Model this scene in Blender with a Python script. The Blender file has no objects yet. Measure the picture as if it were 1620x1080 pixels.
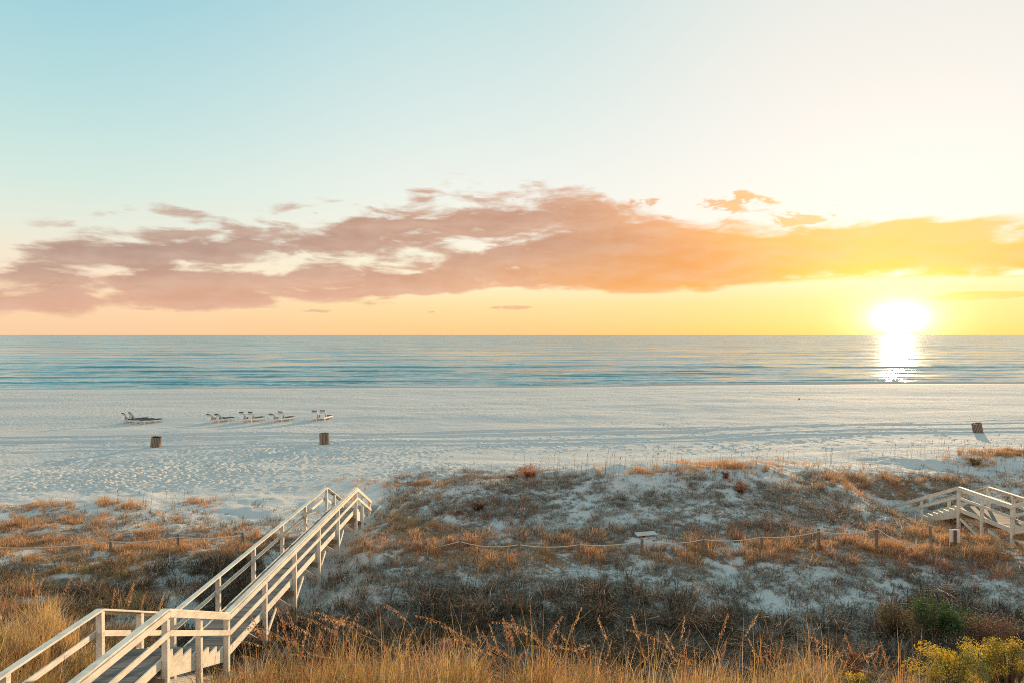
import bpy, math, random
import numpy as np
from mathutils import Vector, Matrix

random.seed(11)
rng = np.random.default_rng(5)
PI = math.pi
R = math.radians
H = 9.4            # height of the eye above the beach
F = 1080.0         # focal length in pixels of the 1620-wide photograph
SEA = -0.6
scene = bpy.context.scene
col = scene.collection

# ------------------------------------------------------------------ helpers
def lin(r, g, b):
    f = lambda c: (c / 255 / 12.92) if c / 255 <= .04045 else ((c / 255 + .055) / 1.055) ** 2.4
    return (f(r), f(g), f(b), 1.0)

def sstep(a, b, t):
    u = np.clip((t - a) / (b - a), 0, 1)
    return u * u * (3 - 2 * u)

_tab = rng.random((256, 256))
def vnoise(x, y):
    x = np.asarray(x, float); y = np.asarray(y, float)
    xi = np.floor(x).astype(np.int64); yi = np.floor(y).astype(np.int64)
    fx = x - xi; fy = y - yi
    fx = fx * fx * (3 - 2 * fx); fy = fy * fy * (3 - 2 * fy)
    a = _tab[xi & 255, yi & 255]; b = _tab[(xi + 1) & 255, yi & 255]
    c = _tab[xi & 255, (yi + 1) & 255]; d = _tab[(xi + 1) & 255, (yi + 1) & 255]
    return (a * (1 - fx) + b * fx) * (1 - fy) + (c * (1 - fx) + d * fx) * fy

def fbm(x, y, octaves=4, off=0.0):
    s = 0; a = .5; t = 0
    x = np.asarray(x, float) + off * 17.3; y = np.asarray(y, float) + off * 9.1
    for k in range(octaves):
        s = s + a * vnoise(x, y); t += a
        x, y = x * 1.9 * .94 + y * 1.9 * .34 + 5.2, -x * 1.9 * .34 + y * 1.9 * .94 + 1.3
        a *= .5
    return s / t

# ------------------------------------------------------------------ terrain
YC = np.array([-20, 4, 9, 12.5, 15, 18, 21, 24, 27, 30, 33, 36, 38, 40, 43, 46, 50, 54], float)
ST = {
 -60: [1.9, 2.0, 2.4, 2.4, 2.2, 1.75, 1.2, .9, .85, .7, .5, .45, .35, .2, .05, 0, 0, 0],
 -18: [1.9, 2.0, 2.4, 2.45, 2.25, 1.8, 1.25, .95, .88, .7, .5, .5, .35, .15, 0, 0, 0, 0],
 -11.2: [1.9, 2.0, 2.3, 2.25, 1.9, 1.3, .9, .8, .85, .6, .35, .25, .1, 0, 0, 0, 0, 0],
 -9.0: [1.9, 2.0, 2.2, 2.1, 1.4, .6, .3, .3, .35, .25, .1, 0, 0, 0, 0, 0, 0, 0],
 -6.9: [1.9, 2.0, 2.1, 1.9, 1.1, .4, .2, .25, .35, .3, .15, 0, 0, 0, 0, 0, 0, 0],
 -5.2: [1.9, 2.0, 2.6, 2.7, 1.0, .1, .15, .5, .85, .85, .75, .8, .7, .35, 0, 0, 0, 0],
 -1.5: [1.9, 2.0, 2.6, 2.7, 1.0, .0, .1, .5, .88, .95, 1.2, 1.65, 1.45, .9, .25, .0, 0, 0],
 4: [1.9, 2.0, 2.6, 2.7, 1.0, .0, .1, .5, .88, .95, 1.3, 1.85, 1.9, 1.3, .5, .1, 0, 0],
 8: [1.9, 2.0, 2.6, 2.7, 1.0, .05, .1, .55, .9, 1.0, 1.5, 2.15, 2.3, 1.7, .7, .1, 0, 0],
 13: [1.9, 2.0, 2.6, 2.7, 1.0, .1, .2, .6, .95, 1.05, 1.5, 2.05, 2.15, 1.8, .9, .3, .1, 0],
 17: [1.9, 2.0, 2.6, 2.7, 1.2, .3, .4, .7, .95, .9, 1.1, 1.45, 1.65, 1.7, 1.3, .5, .2, 0],
 20.3: [1.9, 2.0, 2.6, 2.7, 1.3, .45, .5, .8, .95, .4, .1, -.15, -.15, 1.0, 1.25, .6, .3, .1],
 23: [1.9, 2.0, 2.6, 2.7, 1.4, .6, .65, .85, .7, .35, .15, -.1, -.1, .8, 1.05, .7, .45, .1],
 27: [1.9, 2.0, 2.6, 2.7, 1.5, .7, .8, 1.0, 1.1, .9, .6, .6, .6, .7, .8, .95, .9, .2],
 34: [1.9, 2.0, 2.6, 2.7, 1.6, .8, .9, 1.1, 1.2, 1.1, 1.0, 1.0, 1.0, 1.0, 1.1, 1.2, 1.1, .3],
 70: [1.9, 2.0, 2.6, 2.7, 1.6, .8, .9, 1.1, 1.2, 1.2, 1.2, 1.2, 1.2, 1.2, 1.2, 1.2, 1.1, .3],
}
SX = np.array(sorted(ST)); SZ = np.array([ST[k] for k in sorted(ST)])

def shore(X):
    return 133 + .055 * np.clip(X, -300, 300) + 2.2 * (fbm(X * .02, X * 0, 3, 8.) - .5)

def track_y(X):
    return 67.2 + .085 * X + .9 * np.sin(X * .035 + .6)

def terrain(X, Y, fine=True):
    X = np.asarray(X, float); Y = np.asarray(Y, float)
    Xw = X + 1.2 * (fbm(X * .2, Y * .2, 2, 1.) - .5)
    Yw = Y + 2.0 * (fbm(X * .16, Y * .16, 2, 2.) - .5) * sstep(19, 24, Y)
    i = np.clip(np.searchsorted(SX, Xw) - 1, 0, len(SX) - 2)
    t = sstep(0, 1, np.clip((Xw - SX[i]) / (SX[i + 1] - SX[i]), 0, 1))
    j = np.clip(np.searchsorted(YC, Yw) - 1, 0, len(YC) - 2)
    u = np.clip((Yw - YC[j]) / (YC[j + 1] - YC[j]), 0, 1)
    u = .5 * u + .5 * u * u * (3 - 2 * u)
    z = (SZ[i, j] * (1 - u) + SZ[i, j + 1] * u) * (1 - t) + (SZ[i + 1, j] * (1 - u) + SZ[i + 1, j + 1] * u) * t
    dune = 1 - sstep(42, 52, Y)
    left = 1 - sstep(-12, -7, X)
    dune = dune * (1 - left * sstep(37, 42, Y))
    walk = np.exp(-((X + 7.8) / 1.6) ** 2) + np.exp(-((X - 21.7) / 1.8) ** 2)
    amp = dune * (1 - .8 * np.clip(walk, 0, 1))
    z = z + amp * .55 * (fbm(X * .38, Y * .38, 3, 3.) - .5)
    if fine:
        z = z + amp * .16 * (fbm(X * 1.5, Y * 1.5, 4, 4.) - .5)
    b = sstep(36, 46, Y) * (1 - sstep(110, 126, Y))
    z = z + b * .70 * (fbm(X * .045 - Y * .03, Y * .13, 3, 5.) - .5)
    z = z + b * .16 * (fbm(X * .3, Y * .45, 3, 6.) - .5)
    if fine:
        z = z + b * .03 * (fbm(X * 1.3, Y * 1.6, 3, 7.) - .5)
    ys = shore(X)
    d = Y - ys
    z = z - .62 * sstep(-16, 1.5, d) - np.clip(d * .03, 0, 4) * (d > 0) * 1.0
    if fine:
        ty = track_y(X)
        wob = .18 * (fbm(X * .15, X * 0, 2, 9.) - .5)
        for o, dep in ((0, .22), (-2.5, .22), (-6.2, .12), (-8.2, .10)):
            e = (Y - ty - o - wob) / .32
            z = z - dep * np.exp(-e * e) + dep * .3 * np.exp(-((np.abs(e) - 1.7) / .5) ** 2)
    return z

def proj(X, Y, Z):
    return 810 + F * X / Y, 530 + (H - Z) * F / Y

def ground_at(px, py, y0=9.0, y1=140.0):
    Ys = np.arange(y0, y1, .05)
    Xs = (px - 810) / F * Ys
    Zs = terrain(Xs, Ys, False)
    yy = 530 + (H - Zs) * F / Ys
    k = np.argmax(yy <= py)
    return float(Xs[k]), float(Ys[k]), float(terrain(Xs[k], Ys[k]))

# ------------------------------------------------------------------ tags
def tag(o, label=None, cat=None, group=None, kind=None):
    if label: o['label'] = label
    if cat: o['category'] = cat
    if group: o['group'] = group
    if kind: o['kind'] = kind
    return o

def thing(name, label, cat, loc=(0, 0, 0), rot=(0, 0, 0), group=None):
    o = bpy.data.objects.new(name, None); col.objects.link(o)
    o.location = loc; o.rotation_euler = rot; o.empty_display_size = .2
    return tag(o, label, cat, group)

class MB:
    def __init__(s): s.v = []; s.f = []
    def box(s, x0, x1, y0, y1, z0, z1):
        n = len(s.v)
        s.v += [(x, y, z) for z in (z0, z1) for (x, y) in ((x0, y0), (x1, y0), (x1, y1), (x0, y1))]
        s.f += [tuple(n + k for k in q) for q in ((3, 2, 1, 0), (4, 5, 6, 7), (0, 1, 5, 4), (1, 2, 6, 5), (2, 3, 7, 6), (3, 0, 4, 7))]
        return s
    def bar(s, a, b, w, h, up=(0, 0, 1)):
        a = Vector(a); b = Vector(b); d = (b - a).normalized(); up = Vector(up)
        if abs(d.dot(up)) > .98: up = Vector((0, 1, 0))
        side = d.cross(up).normalized() * (w / 2); u = side.normalized().cross(d).normalized() * (h / 2)
        n = len(s.v)
        for p in (a, b):
            s.v += [tuple(p + side * i + u * j) for (i, j) in ((-1, -1), (1, -1), (1, 1), (-1, 1))]
        s.f += [tuple(n + k for k in q) for q in ((0, 1, 2, 3), (7, 6, 5, 4), (0, 4, 5, 1), (1, 5, 6, 2), (2, 6, 7, 3), (3, 7, 4, 0))]
        return s
    def prism(s, prof, x0, x1):      # prof: (y,z) outline, extruded along x
        n = len(s.v); m = len(prof)
        s.v += [(x0, y, z) for y, z in prof] + [(x1, y, z) for y, z in prof]
        s.f += [tuple(range(n, n + m)), tuple(range(n + 2 * m - 1, n + m - 1, -1))]
        for k in range(m):
            k2 = (k + 1) % m
            s.f.append((n + k, n + m + k, n + m + k2, n + k2))
        return s
    def tube(s, pts, radii, seg=8, cap=True):
        pts = [Vector(p) for p in pts]; n0 = len(s.v)
        for i, p in enumerate(pts):
            d = (pts[min(i + 1, len(pts) - 1)] - pts[max(i - 1, 0)]).normalized()
            a = Vector((1, 0, 0)) if abs(d.x) < .9 else Vector((0, 1, 0))
            e1 = d.cross(a).normalized(); e2 = d.cross(e1)
            r = radii[i] if isinstance(radii, (list, tuple)) else radii
            for k in range(seg):
                t = 2 * PI * k / seg
                s.v.append(tuple(p + (e1 * math.cos(t) + e2 * math.sin(t)) * r))
        for i in range(len(pts) - 1):
            for k in range(seg):
                k2 = (k + 1) % seg
                s.f.append((n0 + i * seg + k, n0 + i * seg + k2, n0 + (i + 1) * seg + k2, n0 + (i + 1) * seg + k))
        if cap:
            s.f.append(tuple(n0 + k for k in range(seg - 1, -1, -1)))
            s.f.append(tuple(n0 + (len(pts) - 1) * seg + k for k in range(seg)))
        return s
    def build(s, name, mat, parent=None, bevel=0, smooth=False):
        me = bpy.data.meshes.new(name); me.from_pydata(s.v, [], s.f); me.update()
        import bmesh
        bm = bmesh.new(); bm.from_mesh(me)
        bmesh.ops.recalc_face_normals(bm, faces=bm.faces)
        if bevel:
            bmesh.ops.bevel(bm, geom=[e for e in bm.edges], offset=bevel, segments=1, affect='EDGES', clamp_overlap=True)
        bm.to_mesh(me); bm.free()
        me.materials.append(mat)
        if smooth:
            for p in me.polygons: p.use_smooth = True
        o = bpy.data.objects.new(name, me); col.objects.link(o)
        if parent: o.parent = parent
        return o

def np_mesh(name, V, T, mat, cols=None, parent=None, nrm_smooth=False):
    """V (n,3), T (m,3 or m,4) -> one mesh object"""
    V = np.ascontiguousarray(V, np.float32); T = np.ascontiguousarray(T, np.int32)
    k = T.shape[1]
    me = bpy.data.meshes.new(name)
    me.vertices.add(len(V)); me.vertices.foreach_set('co', V.ravel())
    me.loops.add(T.size); me.loops.foreach_set('vertex_index', T.ravel())
    me.polygons.add(len(T)); me.polygons.foreach_set('loop_start', np.arange(0, T.size, k, dtype=np.int32))
    if nrm_smooth: me.polygons.foreach_set('use_smooth', np.ones(len(T), bool))
    if cols is not None:
        a = me.color_attributes.new('tint', 'FLOAT_COLOR', 'POINT')
        c = np.ones((len(V), 4), np.float32); c[:, :3] = cols
        a.data.foreach_set('color', c.ravel())
    me.update(calc_edges=True); me.validate()
    me.materials.append(mat)
    o = bpy.data.objects.new(name, me); col.objects.link(o)
    if parent: o.parent = parent
    return o

# ------------------------------------------------------------------ node helpers
class NT:
    def __init__(s, tree):
        s.t = tree; s.n = tree.nodes; s.l = tree.links; s.n.clear()
    def node(s, kind, **kw):
        n = s.n.new(kind)
        for k, v in kw.items(): setattr(n, k, v)
        return n
    def put(s, sock, v):
        if isinstance(v, bpy.types.NodeSocket): s.l.new(v, sock)
        elif v is not None: sock.default_value = v
    def m(s, op, a, b=None, c=None, clamp=False):
        n = s.node('ShaderNodeMath', operation=op, use_clamp=clamp)
        s.put(n.inputs[0], a)
        if b is not None: s.put(n.inputs[1], b)
        if c is not None: s.put(n.inputs[2], c)
        return n.outputs[0]
    def mr(s, v, a, b, c=0., d=1., smooth=True):
        n = s.node('ShaderNodeMapRange'); n.interpolation_type = 'SMOOTHSTEP' if smooth else 'LINEAR'
        s.put(n.inputs[0], v)
        for k, q in zip((1, 2, 3, 4), (a, b, c, d)): s.put(n.inputs[k], q)
        return n.outputs[0]
    def mix(s, f, a, b, mode='MIX'):
        n = s.node('ShaderNodeMix', data_type='RGBA', blend_type=mode)
        n.clamp_factor = True
        s.put(n.inputs[0], f); s.put(n.inputs[6], a); s.put(n.inputs[7], b)
        return n.outputs[2]
    def ramp(s, v, stops, interp='LINEAR'):
        n = s.node('ShaderNodeValToRGB'); r = n.color_ramp; r.interpolation = interp
        while len(r.elements) > 1: r.elements.remove(r.elements[-1])
        r.elements[0].position = stops[0][0]; r.elements[0].color = stops[0][1]
        for p, c in stops[1:]:
            e = r.elements.new(p); e.color = c
        s.put(n.inputs[0], v)
        return n.outputs[0]
    def noise(s, vec, scale, detail=3, rough=.5, dist=0., dim='3D'):
        n = s.node('ShaderNodeTexNoise', noise_dimensions=dim)
        s.put(n.inputs['Vector'], vec); n.inputs['Scale'].default_value = scale
        n.inputs['Detail'].default_value = detail; n.inputs['Roughness'].default_value = rough
        n.inputs['Distortion'].default_value = dist
        return n.outputs['Fac']
    def mapping(s, vec, scale=(1, 1, 1), rot=(0, 0, 0), loc=(0, 0, 0)):
        n = s.node('ShaderNodeMapping'); s.put(n.inputs['Vector'], vec)
        n.inputs['Scale'].default_value = scale; n.inputs['Rotation'].default_value = rot; n.inputs['Location'].default_value = loc
        return n.outputs[0]
    def xyz(s, v):
        n = s.node('ShaderNodeSeparateXYZ'); s.put(n.inputs[0], v); return n.outputs
    def comb(s, x, y, z):
        n = s.node('ShaderNodeCombineXYZ')
        for k, q in enumerate((x, y, z)): s.put(n.inputs[k], q)
        return n.outputs[0]

def material(name):
    m = bpy.data.materials.new(name); m.use_nodes = True
    t = NT(m.node_tree)
    out = t.node('ShaderNodeOutputMaterial')
    return m, t, out

def principled(t, out, color, rough=.7, **kw):
    p = t.node('ShaderNodeBsdfPrincipled')
    t.put(p.inputs['Base Color'], color); t.put(p.inputs['Roughness'], rough)
    for k, v in kw.items(): t.put(p.inputs[k], v)
    if out is not None: t.l.new(p.outputs[0], out.inputs['Surface'])
    return p

# ------------------------------------------------------------------ materials
def mat_wood_paint(name, base, worn, amount=.55):
    m, t, out = material(name)
    tc = t.node('ShaderNodeTexCoord').outputs['Object']
    g = t.noise(t.mapping(tc, (14, 2.2, 14)), 2.0, 5, .65)
    s = t.noise(tc, 1.3, 4, .6)
    f = t.mr(t.m('ADD', t.m('MULTIPLY', g, .6), t.m('MULTIPLY', s, .5)), amount, amount + .18, 0, .75)
    c = t.mix(f, base, worn)
    b = t.node('ShaderNodeBump'); b.inputs['Strength'].default_value = .25; b.inputs['Distance'].default_value = .004
    t.l.new(g, b.inputs['Height'])
    p = principled(t, out, c, .62)
    t.l.new(b.outputs[0], p.inputs['Normal'])
    return m

M_white = mat_wood_paint('painted_timber', (.82, .73, .59, 1), (.52, .45, .36, 1), .48)
M_frame = mat_wood_paint('white_frame', (.78, .76, .72, 1), (.6, .56, .5, 1), .6)

def mat_deck():
    m, t, out = material('weathered_deck')
    tc = t.node('ShaderNodeTexCoord').outputs['Object']
    x, y, z = t.xyz(tc)
    board = t.m('FLOOR', t.m('DIVIDE', y, .146))
    w = t.node('ShaderNodeTexWhiteNoise', noise_dimensions='1D'); t.l.new(board, w.inputs['W'])
    g = t.noise(t.mapping(tc, (2.0, 26, 26)), 2.0, 5, .7)
    s = t.noise(tc, .9, 3, .6)
    v = t.m('ADD', t.m('MULTIPLY', w.outputs['Value'], .45), t.m('ADD', t.m('MULTIPLY', g, .45), t.m('MULTIPLY', s, .3)))
    c = t.ramp(v, [(.25, (.10, .088, .075, 1)), (.6, (.185, .165, .145, 1)), (.95, (.28, .25, .22, 1))])
    b = t.node('ShaderNodeBump'); b.inputs['Strength'].default_value = .35; b.inputs['Distance'].default_value = .004
    t.l.new(g, b.inputs['Height'])
    p = principled(t, out, c, .8); t.l.new(b.outputs[0], p.inputs['Normal'])
    return m
M_deck = mat_deck()

def mat_simple(name, c1, c2, scale=4, rough=.8, stretch=(1, 1, 1), bump=.0):
    m, t, out = material(name)
    tc = t.node('ShaderNodeTexCoord').outputs['Object']
    g = t.noise(t.mapping(tc, stretch), scale, 5, .65)
    p = principled(t, out, t.ramp(g, [(.32, c1), (.68, c2)]), rough)
    if bump:
        b = t.node('ShaderNodeBump'); b.inputs['Strength'].default_value = .5; b.inputs['Distance'].default_value = bump
        t.l.new(g, b.inputs['Height']); t.l.new(b.outputs[0], p.inputs['Normal'])
    return m
M_post = mat_simple('grey_weathered_post', (.10, .08, .06, 1), (.30, .25, .19, 1), 6, .9, (4, 4, .6), .006)
M_slat = mat_simple('brown_slat', (.16, .115, .08, 1), (.34, .26, .19, 1), 5, .8, (3, 3, .5), .004)
M_liner = mat_simple('dark_liner', (.02, .02, .02, 1), (.045, .045, .045, 1), 5, .5)
M_rope = mat_simple('rope', (.58, .48, .37, 1), (.78, .67, .54, 1), 30, .9)
M_cushion = mat_simple('dark_cushion', (.018, .02, .026, 1), (.035, .038, .048, 1), 3, .75)
M_sign = mat_simple('sign_panel', (.72, .66, .58, 1), (.82, .77, .70, 1), 5, .5)
M_board = mat_simple('bleached_board', (.50, .40, .35, 1), (.75, .64, .58, 1), 3, .8, (1, 8, 8), .004)
M_brownpost = mat_simple('brown_post', (.10, .045, .025, 1), (.2, .1, .06, 1), 5, .85, (4, 4, .6))
M_under = mat_simple('bare_timber', (.24, .15, .08, 1), (.42, .29, .18, 1), 4, .85, (6, 1, 6))
M_weed = mat_simple('seaweed', (.02, .015, .01, 1), (.06, .045, .03, 1), 8, .9)

def mat_plant(name, transl=.35, rough=.75):
    m, t, out = material(name)
    a = t.node('ShaderNodeAttribute', attribute_name='tint')
    tc = t.node('ShaderNodeTexCoord').outputs['Object']
    n = t.noise(tc, 9, 2, .5)
    c = t.mix(t.mr(n, .35, .65, 0, .35), a.outputs['Color'], t.mix(1., a.outputs['Color'], (.62, .6, .55, 1), 'MULTIPLY'))
    p = principled(t, None, c, rough); p.inputs['Specular IOR Level'].default_value = .25
    tr = t.node('ShaderNodeBsdfTranslucent'); t.l.new(c, tr.inputs['Color'])
    mx = t.node('ShaderNodeMixShader'); mx.inputs[0].default_value = transl
    t.l.new(p.outputs[0], mx.inputs[1]); t.l.new(tr.outputs[0], mx.inputs[2])
    t.l.new(mx.outputs[0], out.inputs['Surface'])
    return m
M_grass = mat_plant('dry_grass_blades', .40)
M_brush = mat_plant('brushwood', .15)
M_leaf = mat_plant('leaves', .3)

def mat_sand():
    m, t, out = material('white_sand')
    tc = t.node('ShaderNodeTexCoord').outputs['Object']
    x, y, z = t.xyz(tc)
    a = t.node('ShaderNodeAttribute', attribute_name='tint')
    lit = t.xyz(a.outputs['Vector'])[0]
    wet = t.xyz(a.outputs['Vector'])[1]
    n1 = t.noise(tc, .35, 4, .6); n2 = t.noise(tc, 30, 3, .6)
    c = t.mix(n1, (.62, .575, .52, 1), (.72, .675, .62, 1))
    c = t.mix(t.mr(n2, .3, .7, 0, .25), c, (.42, .38, .33, 1))
    # litter of dead stems between the plants
    n3 = t.noise(tc, 19, 5, .85); n4 = t.noise(tc, 4.1, 3, .6)
    lm = t.mr(t.m('ADD', t.m('ADD', t.m('MULTIPLY', n3, .7), t.m('MULTIPLY', n4, .5)), t.m('MULTIPLY', lit, .20)), .71, .77)
    lm = t.m('MULTIPLY', lm, t.mr(lit, .02, .3))
    c = t.mix(t.m('MULTIPLY', lm, .85), c, t.mix(t.noise(tc, 27, 3, .7), (.05, .035, .025, 1), (.30, .21, .14, 1)))
    c = t.mix(t.m('MULTIPLY', wet, .75), c, (.40, .37, .34, 1))
    # footprints and ripples
    def vor(scale, off, rnd=1.):
        v = t.node('ShaderNodeTexVoronoi', feature='SMOOTH_F1'); v.inputs['Scale'].default_value = scale
        v.inputs['Smoothness'].default_value = .6; v.inputs['Randomness'].default_value = rnd
        t.put(v.inputs['Vector'], t.mapping(tc, (1, 1, 0), (0, 0, .4), off)); return v.outputs['Distance']
    v1 = t.mr(vor(1.55, (0, 0, 0)), 0., .5); v2 = t.mr(vor(2.6, (3, 7, 0)), 0., .45)
    big = t.noise(t.mapping(tc, (.05, .08, 0)), 1., 3, .55)
    mask = t.mr(big, .44, .56, .05, .5)
    beach = t.mr(y, 36, 44)
    dry = t.m('SUBTRACT', 1., wet)
    h = t.m('ADD', t.m('MULTIPLY', t.m('ADD', v1, t.m('MULTIPLY', v2, .8)), t.m('MULTIPLY', mask, beach)), t.m('MULTIPLY', t.noise(tc, 5, 5, .6), .5))
    rip = t.noise(t.mapping(tc, (1.2, 7, 0), (0, 0, .25)), 1.2, 3, .6)
    h = t.m('ADD', h, t.m('MULTIPLY', rip, .22))
    h = t.m('MULTIPLY', h, t.m('ADD', .15, t.m('MULTIPLY', dry, .85)))
    b = t.node('ShaderNodeBump'); b.inputs['Strength'].default_value = 1.; b.inputs['Distance'].default_value = .14
    t.l.new(h, b.inputs['Height'])
    p = principled(t, out, c, t.m('SUBTRACT', .92, t.m('MULTIPLY', wet, .2)))
    t.put(p.inputs['Specular IOR Level'], t.m('MULTIPLY', t.m('SUBTRACT', 1., wet), .12))
    t.l.new(b.outputs[0], p.inputs['Normal'])
    return m
M_sand = mat_sand()

def mat_sea():
    m, t, out = material('sea_water')
    tc = t.node('ShaderNodeTexCoord').outputs['Object']
    x, y, z = t.xyz(tc)
    def cnoise(scale, detail, rough, rot=0.):
        n = t.node('ShaderNodeTexNoise', noise_dimensions='2D')
        n.inputs['Scale'].default_value = 1.; n.inputs['Detail'].default_value = detail; n.inputs['Roughness'].default_value = rough
        t.put(n.inputs['Vector'], t.mapping(tc, (*scale, 0), (0, 0, rot)))
        v = t.node('ShaderNodeVectorMath', operation='SUBTRACT'); t.l.new(n.outputs['Color'], v.inputs[0]); v.inputs[1].default_value = (.5, .5, .5)
        return t.xyz(v.outputs[0])
    a1 = cnoise((.07, .6), 6, .7, .03); a2 = cnoise((.012, .07), 4, .6, -.04); a3 = cnoise((.5, 3.2), 3, .6)
    sy = t.m('ADD', t.m('ADD', t.m('MULTIPLY', a1[1], 1.05), t.m('MULTIPLY', a2[1], .62)), t.m('MULTIPLY', a3[1], .42))
    sx = t.m('ADD', t.m('MULTIPLY', a1[0], .035), t.m('MULTIPLY', a3[0], .05))
    sy = t.m('SUBTRACT', sy, t.m('ADD', .108, t.mr(y, 130, 900, 0, .02)))
    sy = t.m('MINIMUM', sy, .02)
    g = t.node('ShaderNodeNewGeometry')
    ad = t.node('ShaderNodeVectorMath', operation='ADD'); t.l.new(g.outputs['Normal'], ad.inputs[0]); t.l.new(t.comb(sx, sy, 0.), ad.inputs[1])
    nn = t.node('ShaderNodeVectorMath', operation='NORMALIZE'); t.l.new(ad.outputs[0], nn.inputs[0])
    patch = t.noise(t.mapping(tc, (.004, .03, 0)), 1., 4, .6)
    c = t.mix(t.mr(patch, .35, .65), (.08, .22, .21, 1), (.18, .34, .32, 1))
    at = t.node('ShaderNodeAttribute', attribute_name='tint'); fo = t.xyz(at.outputs['Vector'])[0]
    fn = t.noise(t.mapping(tc, (.35, 1.6, 0)), 1., 6, .75)
    fm = t.mr(t.m('ADD', fn, t.m('MULTIPLY', fo, .42)), .66, .78)
    fm = t.m('MULTIPLY', fm, t.mr(fo, .02, .2))
    c = t.mix(fm, c, (.82, .84, .82, 1))
    p = principled(t, out, c, t.m('ADD', .09, t.m('MULTIPLY', fm, .6)))
    p.inputs['IOR'].default_value = 1.85
    t.l.new(nn.outputs[0], p.inputs['Normal'])
    return m
M_sea = mat_sea()

# ------------------------------------------------------------------ vegetation zones (densities over the ground)
def blob(px, py, cx, cy, rx, ry):
    return np.exp(-(((px - cx) / rx) ** 2 + ((py - cy) / ry) ** 2))

def zones(X, Y, Z):
    """density of golden grass, grey brush, dark growth, red grass"""
    px, py = proj(X, Y, Z)
    n1 = fbm(X * .75, Y * .75, 4, 21.); n2 = fbm(X * 1.9, Y * 1.9, 3, 22.); n3 = fbm(X * .3, Y * .3, 2, 23.)
    n4 = fbm(X * 4.3, Y * 4.3, 2, 24.); pat = .38 * n1 + .34 * n2 + .28 * n4
    right = sstep(590, 640, px + .35 * (py - 800)); left = 1 - sstep(380, 560, px)
    rightdune = right * sstep(738, 775, py + 30 * (n1 - .5)) * (1 - .35 * blob(px, py, 1010, 770, 90, 28))
    B = rightdune * sstep(.42, .52, pat + .045) * 1.1
    B = B * (1 - .6 * blob(px, py, 1020, 772, 60, 14)) * (1 - .5 * blob(px, py, 1580, 770, 90, 28)) * (1 - .7 * blob(px, py, 680, 775, 60, 18))
    for b in ((960, 905, 60, 14), (880, 900, 60, 14), (1040, 930, 90, 16), (1290, 910, 90, 18), (1220, 960, 120, 16), (1390, 960, 60, 16), (1570, 920, 60, 20), (1250, 1000, 80, 16), (1560, 960, 60, 20), (905, 960, 60, 14), (860, 830, 120, 12), (1000, 815, 90, 12)):
        B = B * (1 - .5 * blob(px, py, *b))
    B = np.maximum(B, .16 * rightdune) + .38 * sstep(440, 480, px) * (1 - sstep(600, 640, px)) * sstep(845, 870, py) * sstep(.40, .52, pat + .02)
    path = np.abs((py - 762) - (px - 1315) * .42) / 8.
    pathm = np.exp(-path ** 2) * sstep(1300, 1330, px) * (1 - sstep(1425, 1440, px)) * (Y > 33)
    B = B * (1 - pathm)
    L = left * sstep(795, 835, py + 25 * (n1 - .5)) * (1 - sstep(860, 900, py) * sstep(230, 280, px))
    B = B + L * sstep(.42, .52, pat) * .5
    # golden grass
    G = right * (1 - sstep(1560, 1640, px)) * np.exp(-((py - 872 + .02 * (px - 1100) + 14 * (n3 - .5)) / 20.) ** 2) * sstep(.40, .52, n1 + .04)
    for b, s in (((660, 835, 60, 26), 1.1), ((600, 870, 60, 20), .6), ((745, 885, 70, 22), .5), ((1150, 740, 90, 6), .7), ((1040, 748, 60, 5), .8), ((1365, 765, 70, 13), 1.3),
                 ((1440, 782, 50, 12), 1.2), ((1500, 765, 40, 7), .5), ((1520, 855, 110, 26), 1.), ((1600, 880, 60, 26), 1.), ((1600, 718, 50, 4), 1.5), ((1540, 732, 30, 7), .5), ((1140, 885, 120, 12), .8)):
        G = G + s * blob(px, py, *b) * sstep(.36, .50, n2 + .03) * (Y > 19)
    GL = left * sstep(.30, .44, n1) * sstep(835, 865, py) * (1 - .95 * sstep(215, 260, px) * sstep(880, 900, py)) + 0
    for b, s in (((70, 803, 55, 7), .9), ((205, 802, 24, 6), 1.3), ((168, 798, 14, 6), 1.3), ((315, 797, 28, 5), .9), ((100, 830, 90, 14), .8), ((240, 842, 40, 9), .6), ((20, 835, 30, 20), .8), ((290, 822, 30, 8), .4), ((330, 860, 150, 14), 1.0), ((630, 765, 60, 5), .8), ((525, 800, 30, 10), .5)):
        GL = GL + s * blob(px, py, *b) * sstep(.34, .48, n2)
    near = (Y < 14.6) & (Y > 8)
    # dark, dense growth in the trough and below the left ridge
    D = sstep(915, 1000, py + 90 * (n3 - .5) + 40 * (n1 - .5)) * sstep(350, 420, px + .3 * (py - 960)) * (1 - .55 * sstep(1050, 1350, px) * (1 - sstep(985, 1030, py))) * sstep(.36, .50, pat + .09)
    D = D + blob(px, py, 330, 905, 110, 50) * sstep(.38, .55, pat) * (py > 868)
    D = D + left * sstep(880, 930, py) * sstep(.44, .54, n1 * .6 + n3 * .4) * .9; GL = GL * (1 - .75 * sstep(.44, .54, n1 * .6 + n3 * .4) * sstep(880, 930, py)); G = np.clip(G, 0, 1.2) + np.clip(GL, 0, 1.2)
    D = D * (1 - .6 * blob(px, py, 320, 920, 60, 14)) * (1 - .9 * blob(px, py, 490, 935, 30, 22))
    Rd = np.zeros_like(px)
    for b, s in (((740, 1010, 40, 25), .6), ((1130, 850, 160, 20), .3), ((1170, 770, 14, 6), 1.), ((735, 870, 90, 18), .4), ((1420, 885, 60, 14), .6), ((1350, 870, 60, 12), .5), ((835, 748, 12, 5), 1.2), ((770, 815, 60, 16), .35), ((40, 1010, 90, 60), .5), ((1205, 852, 90, 12), .5), ((1560, 895, 60, 14), .5), ((1540, 910, 80, 20), .3)):
        Rd = Rd + s * blob(px, py, *b)
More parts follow.
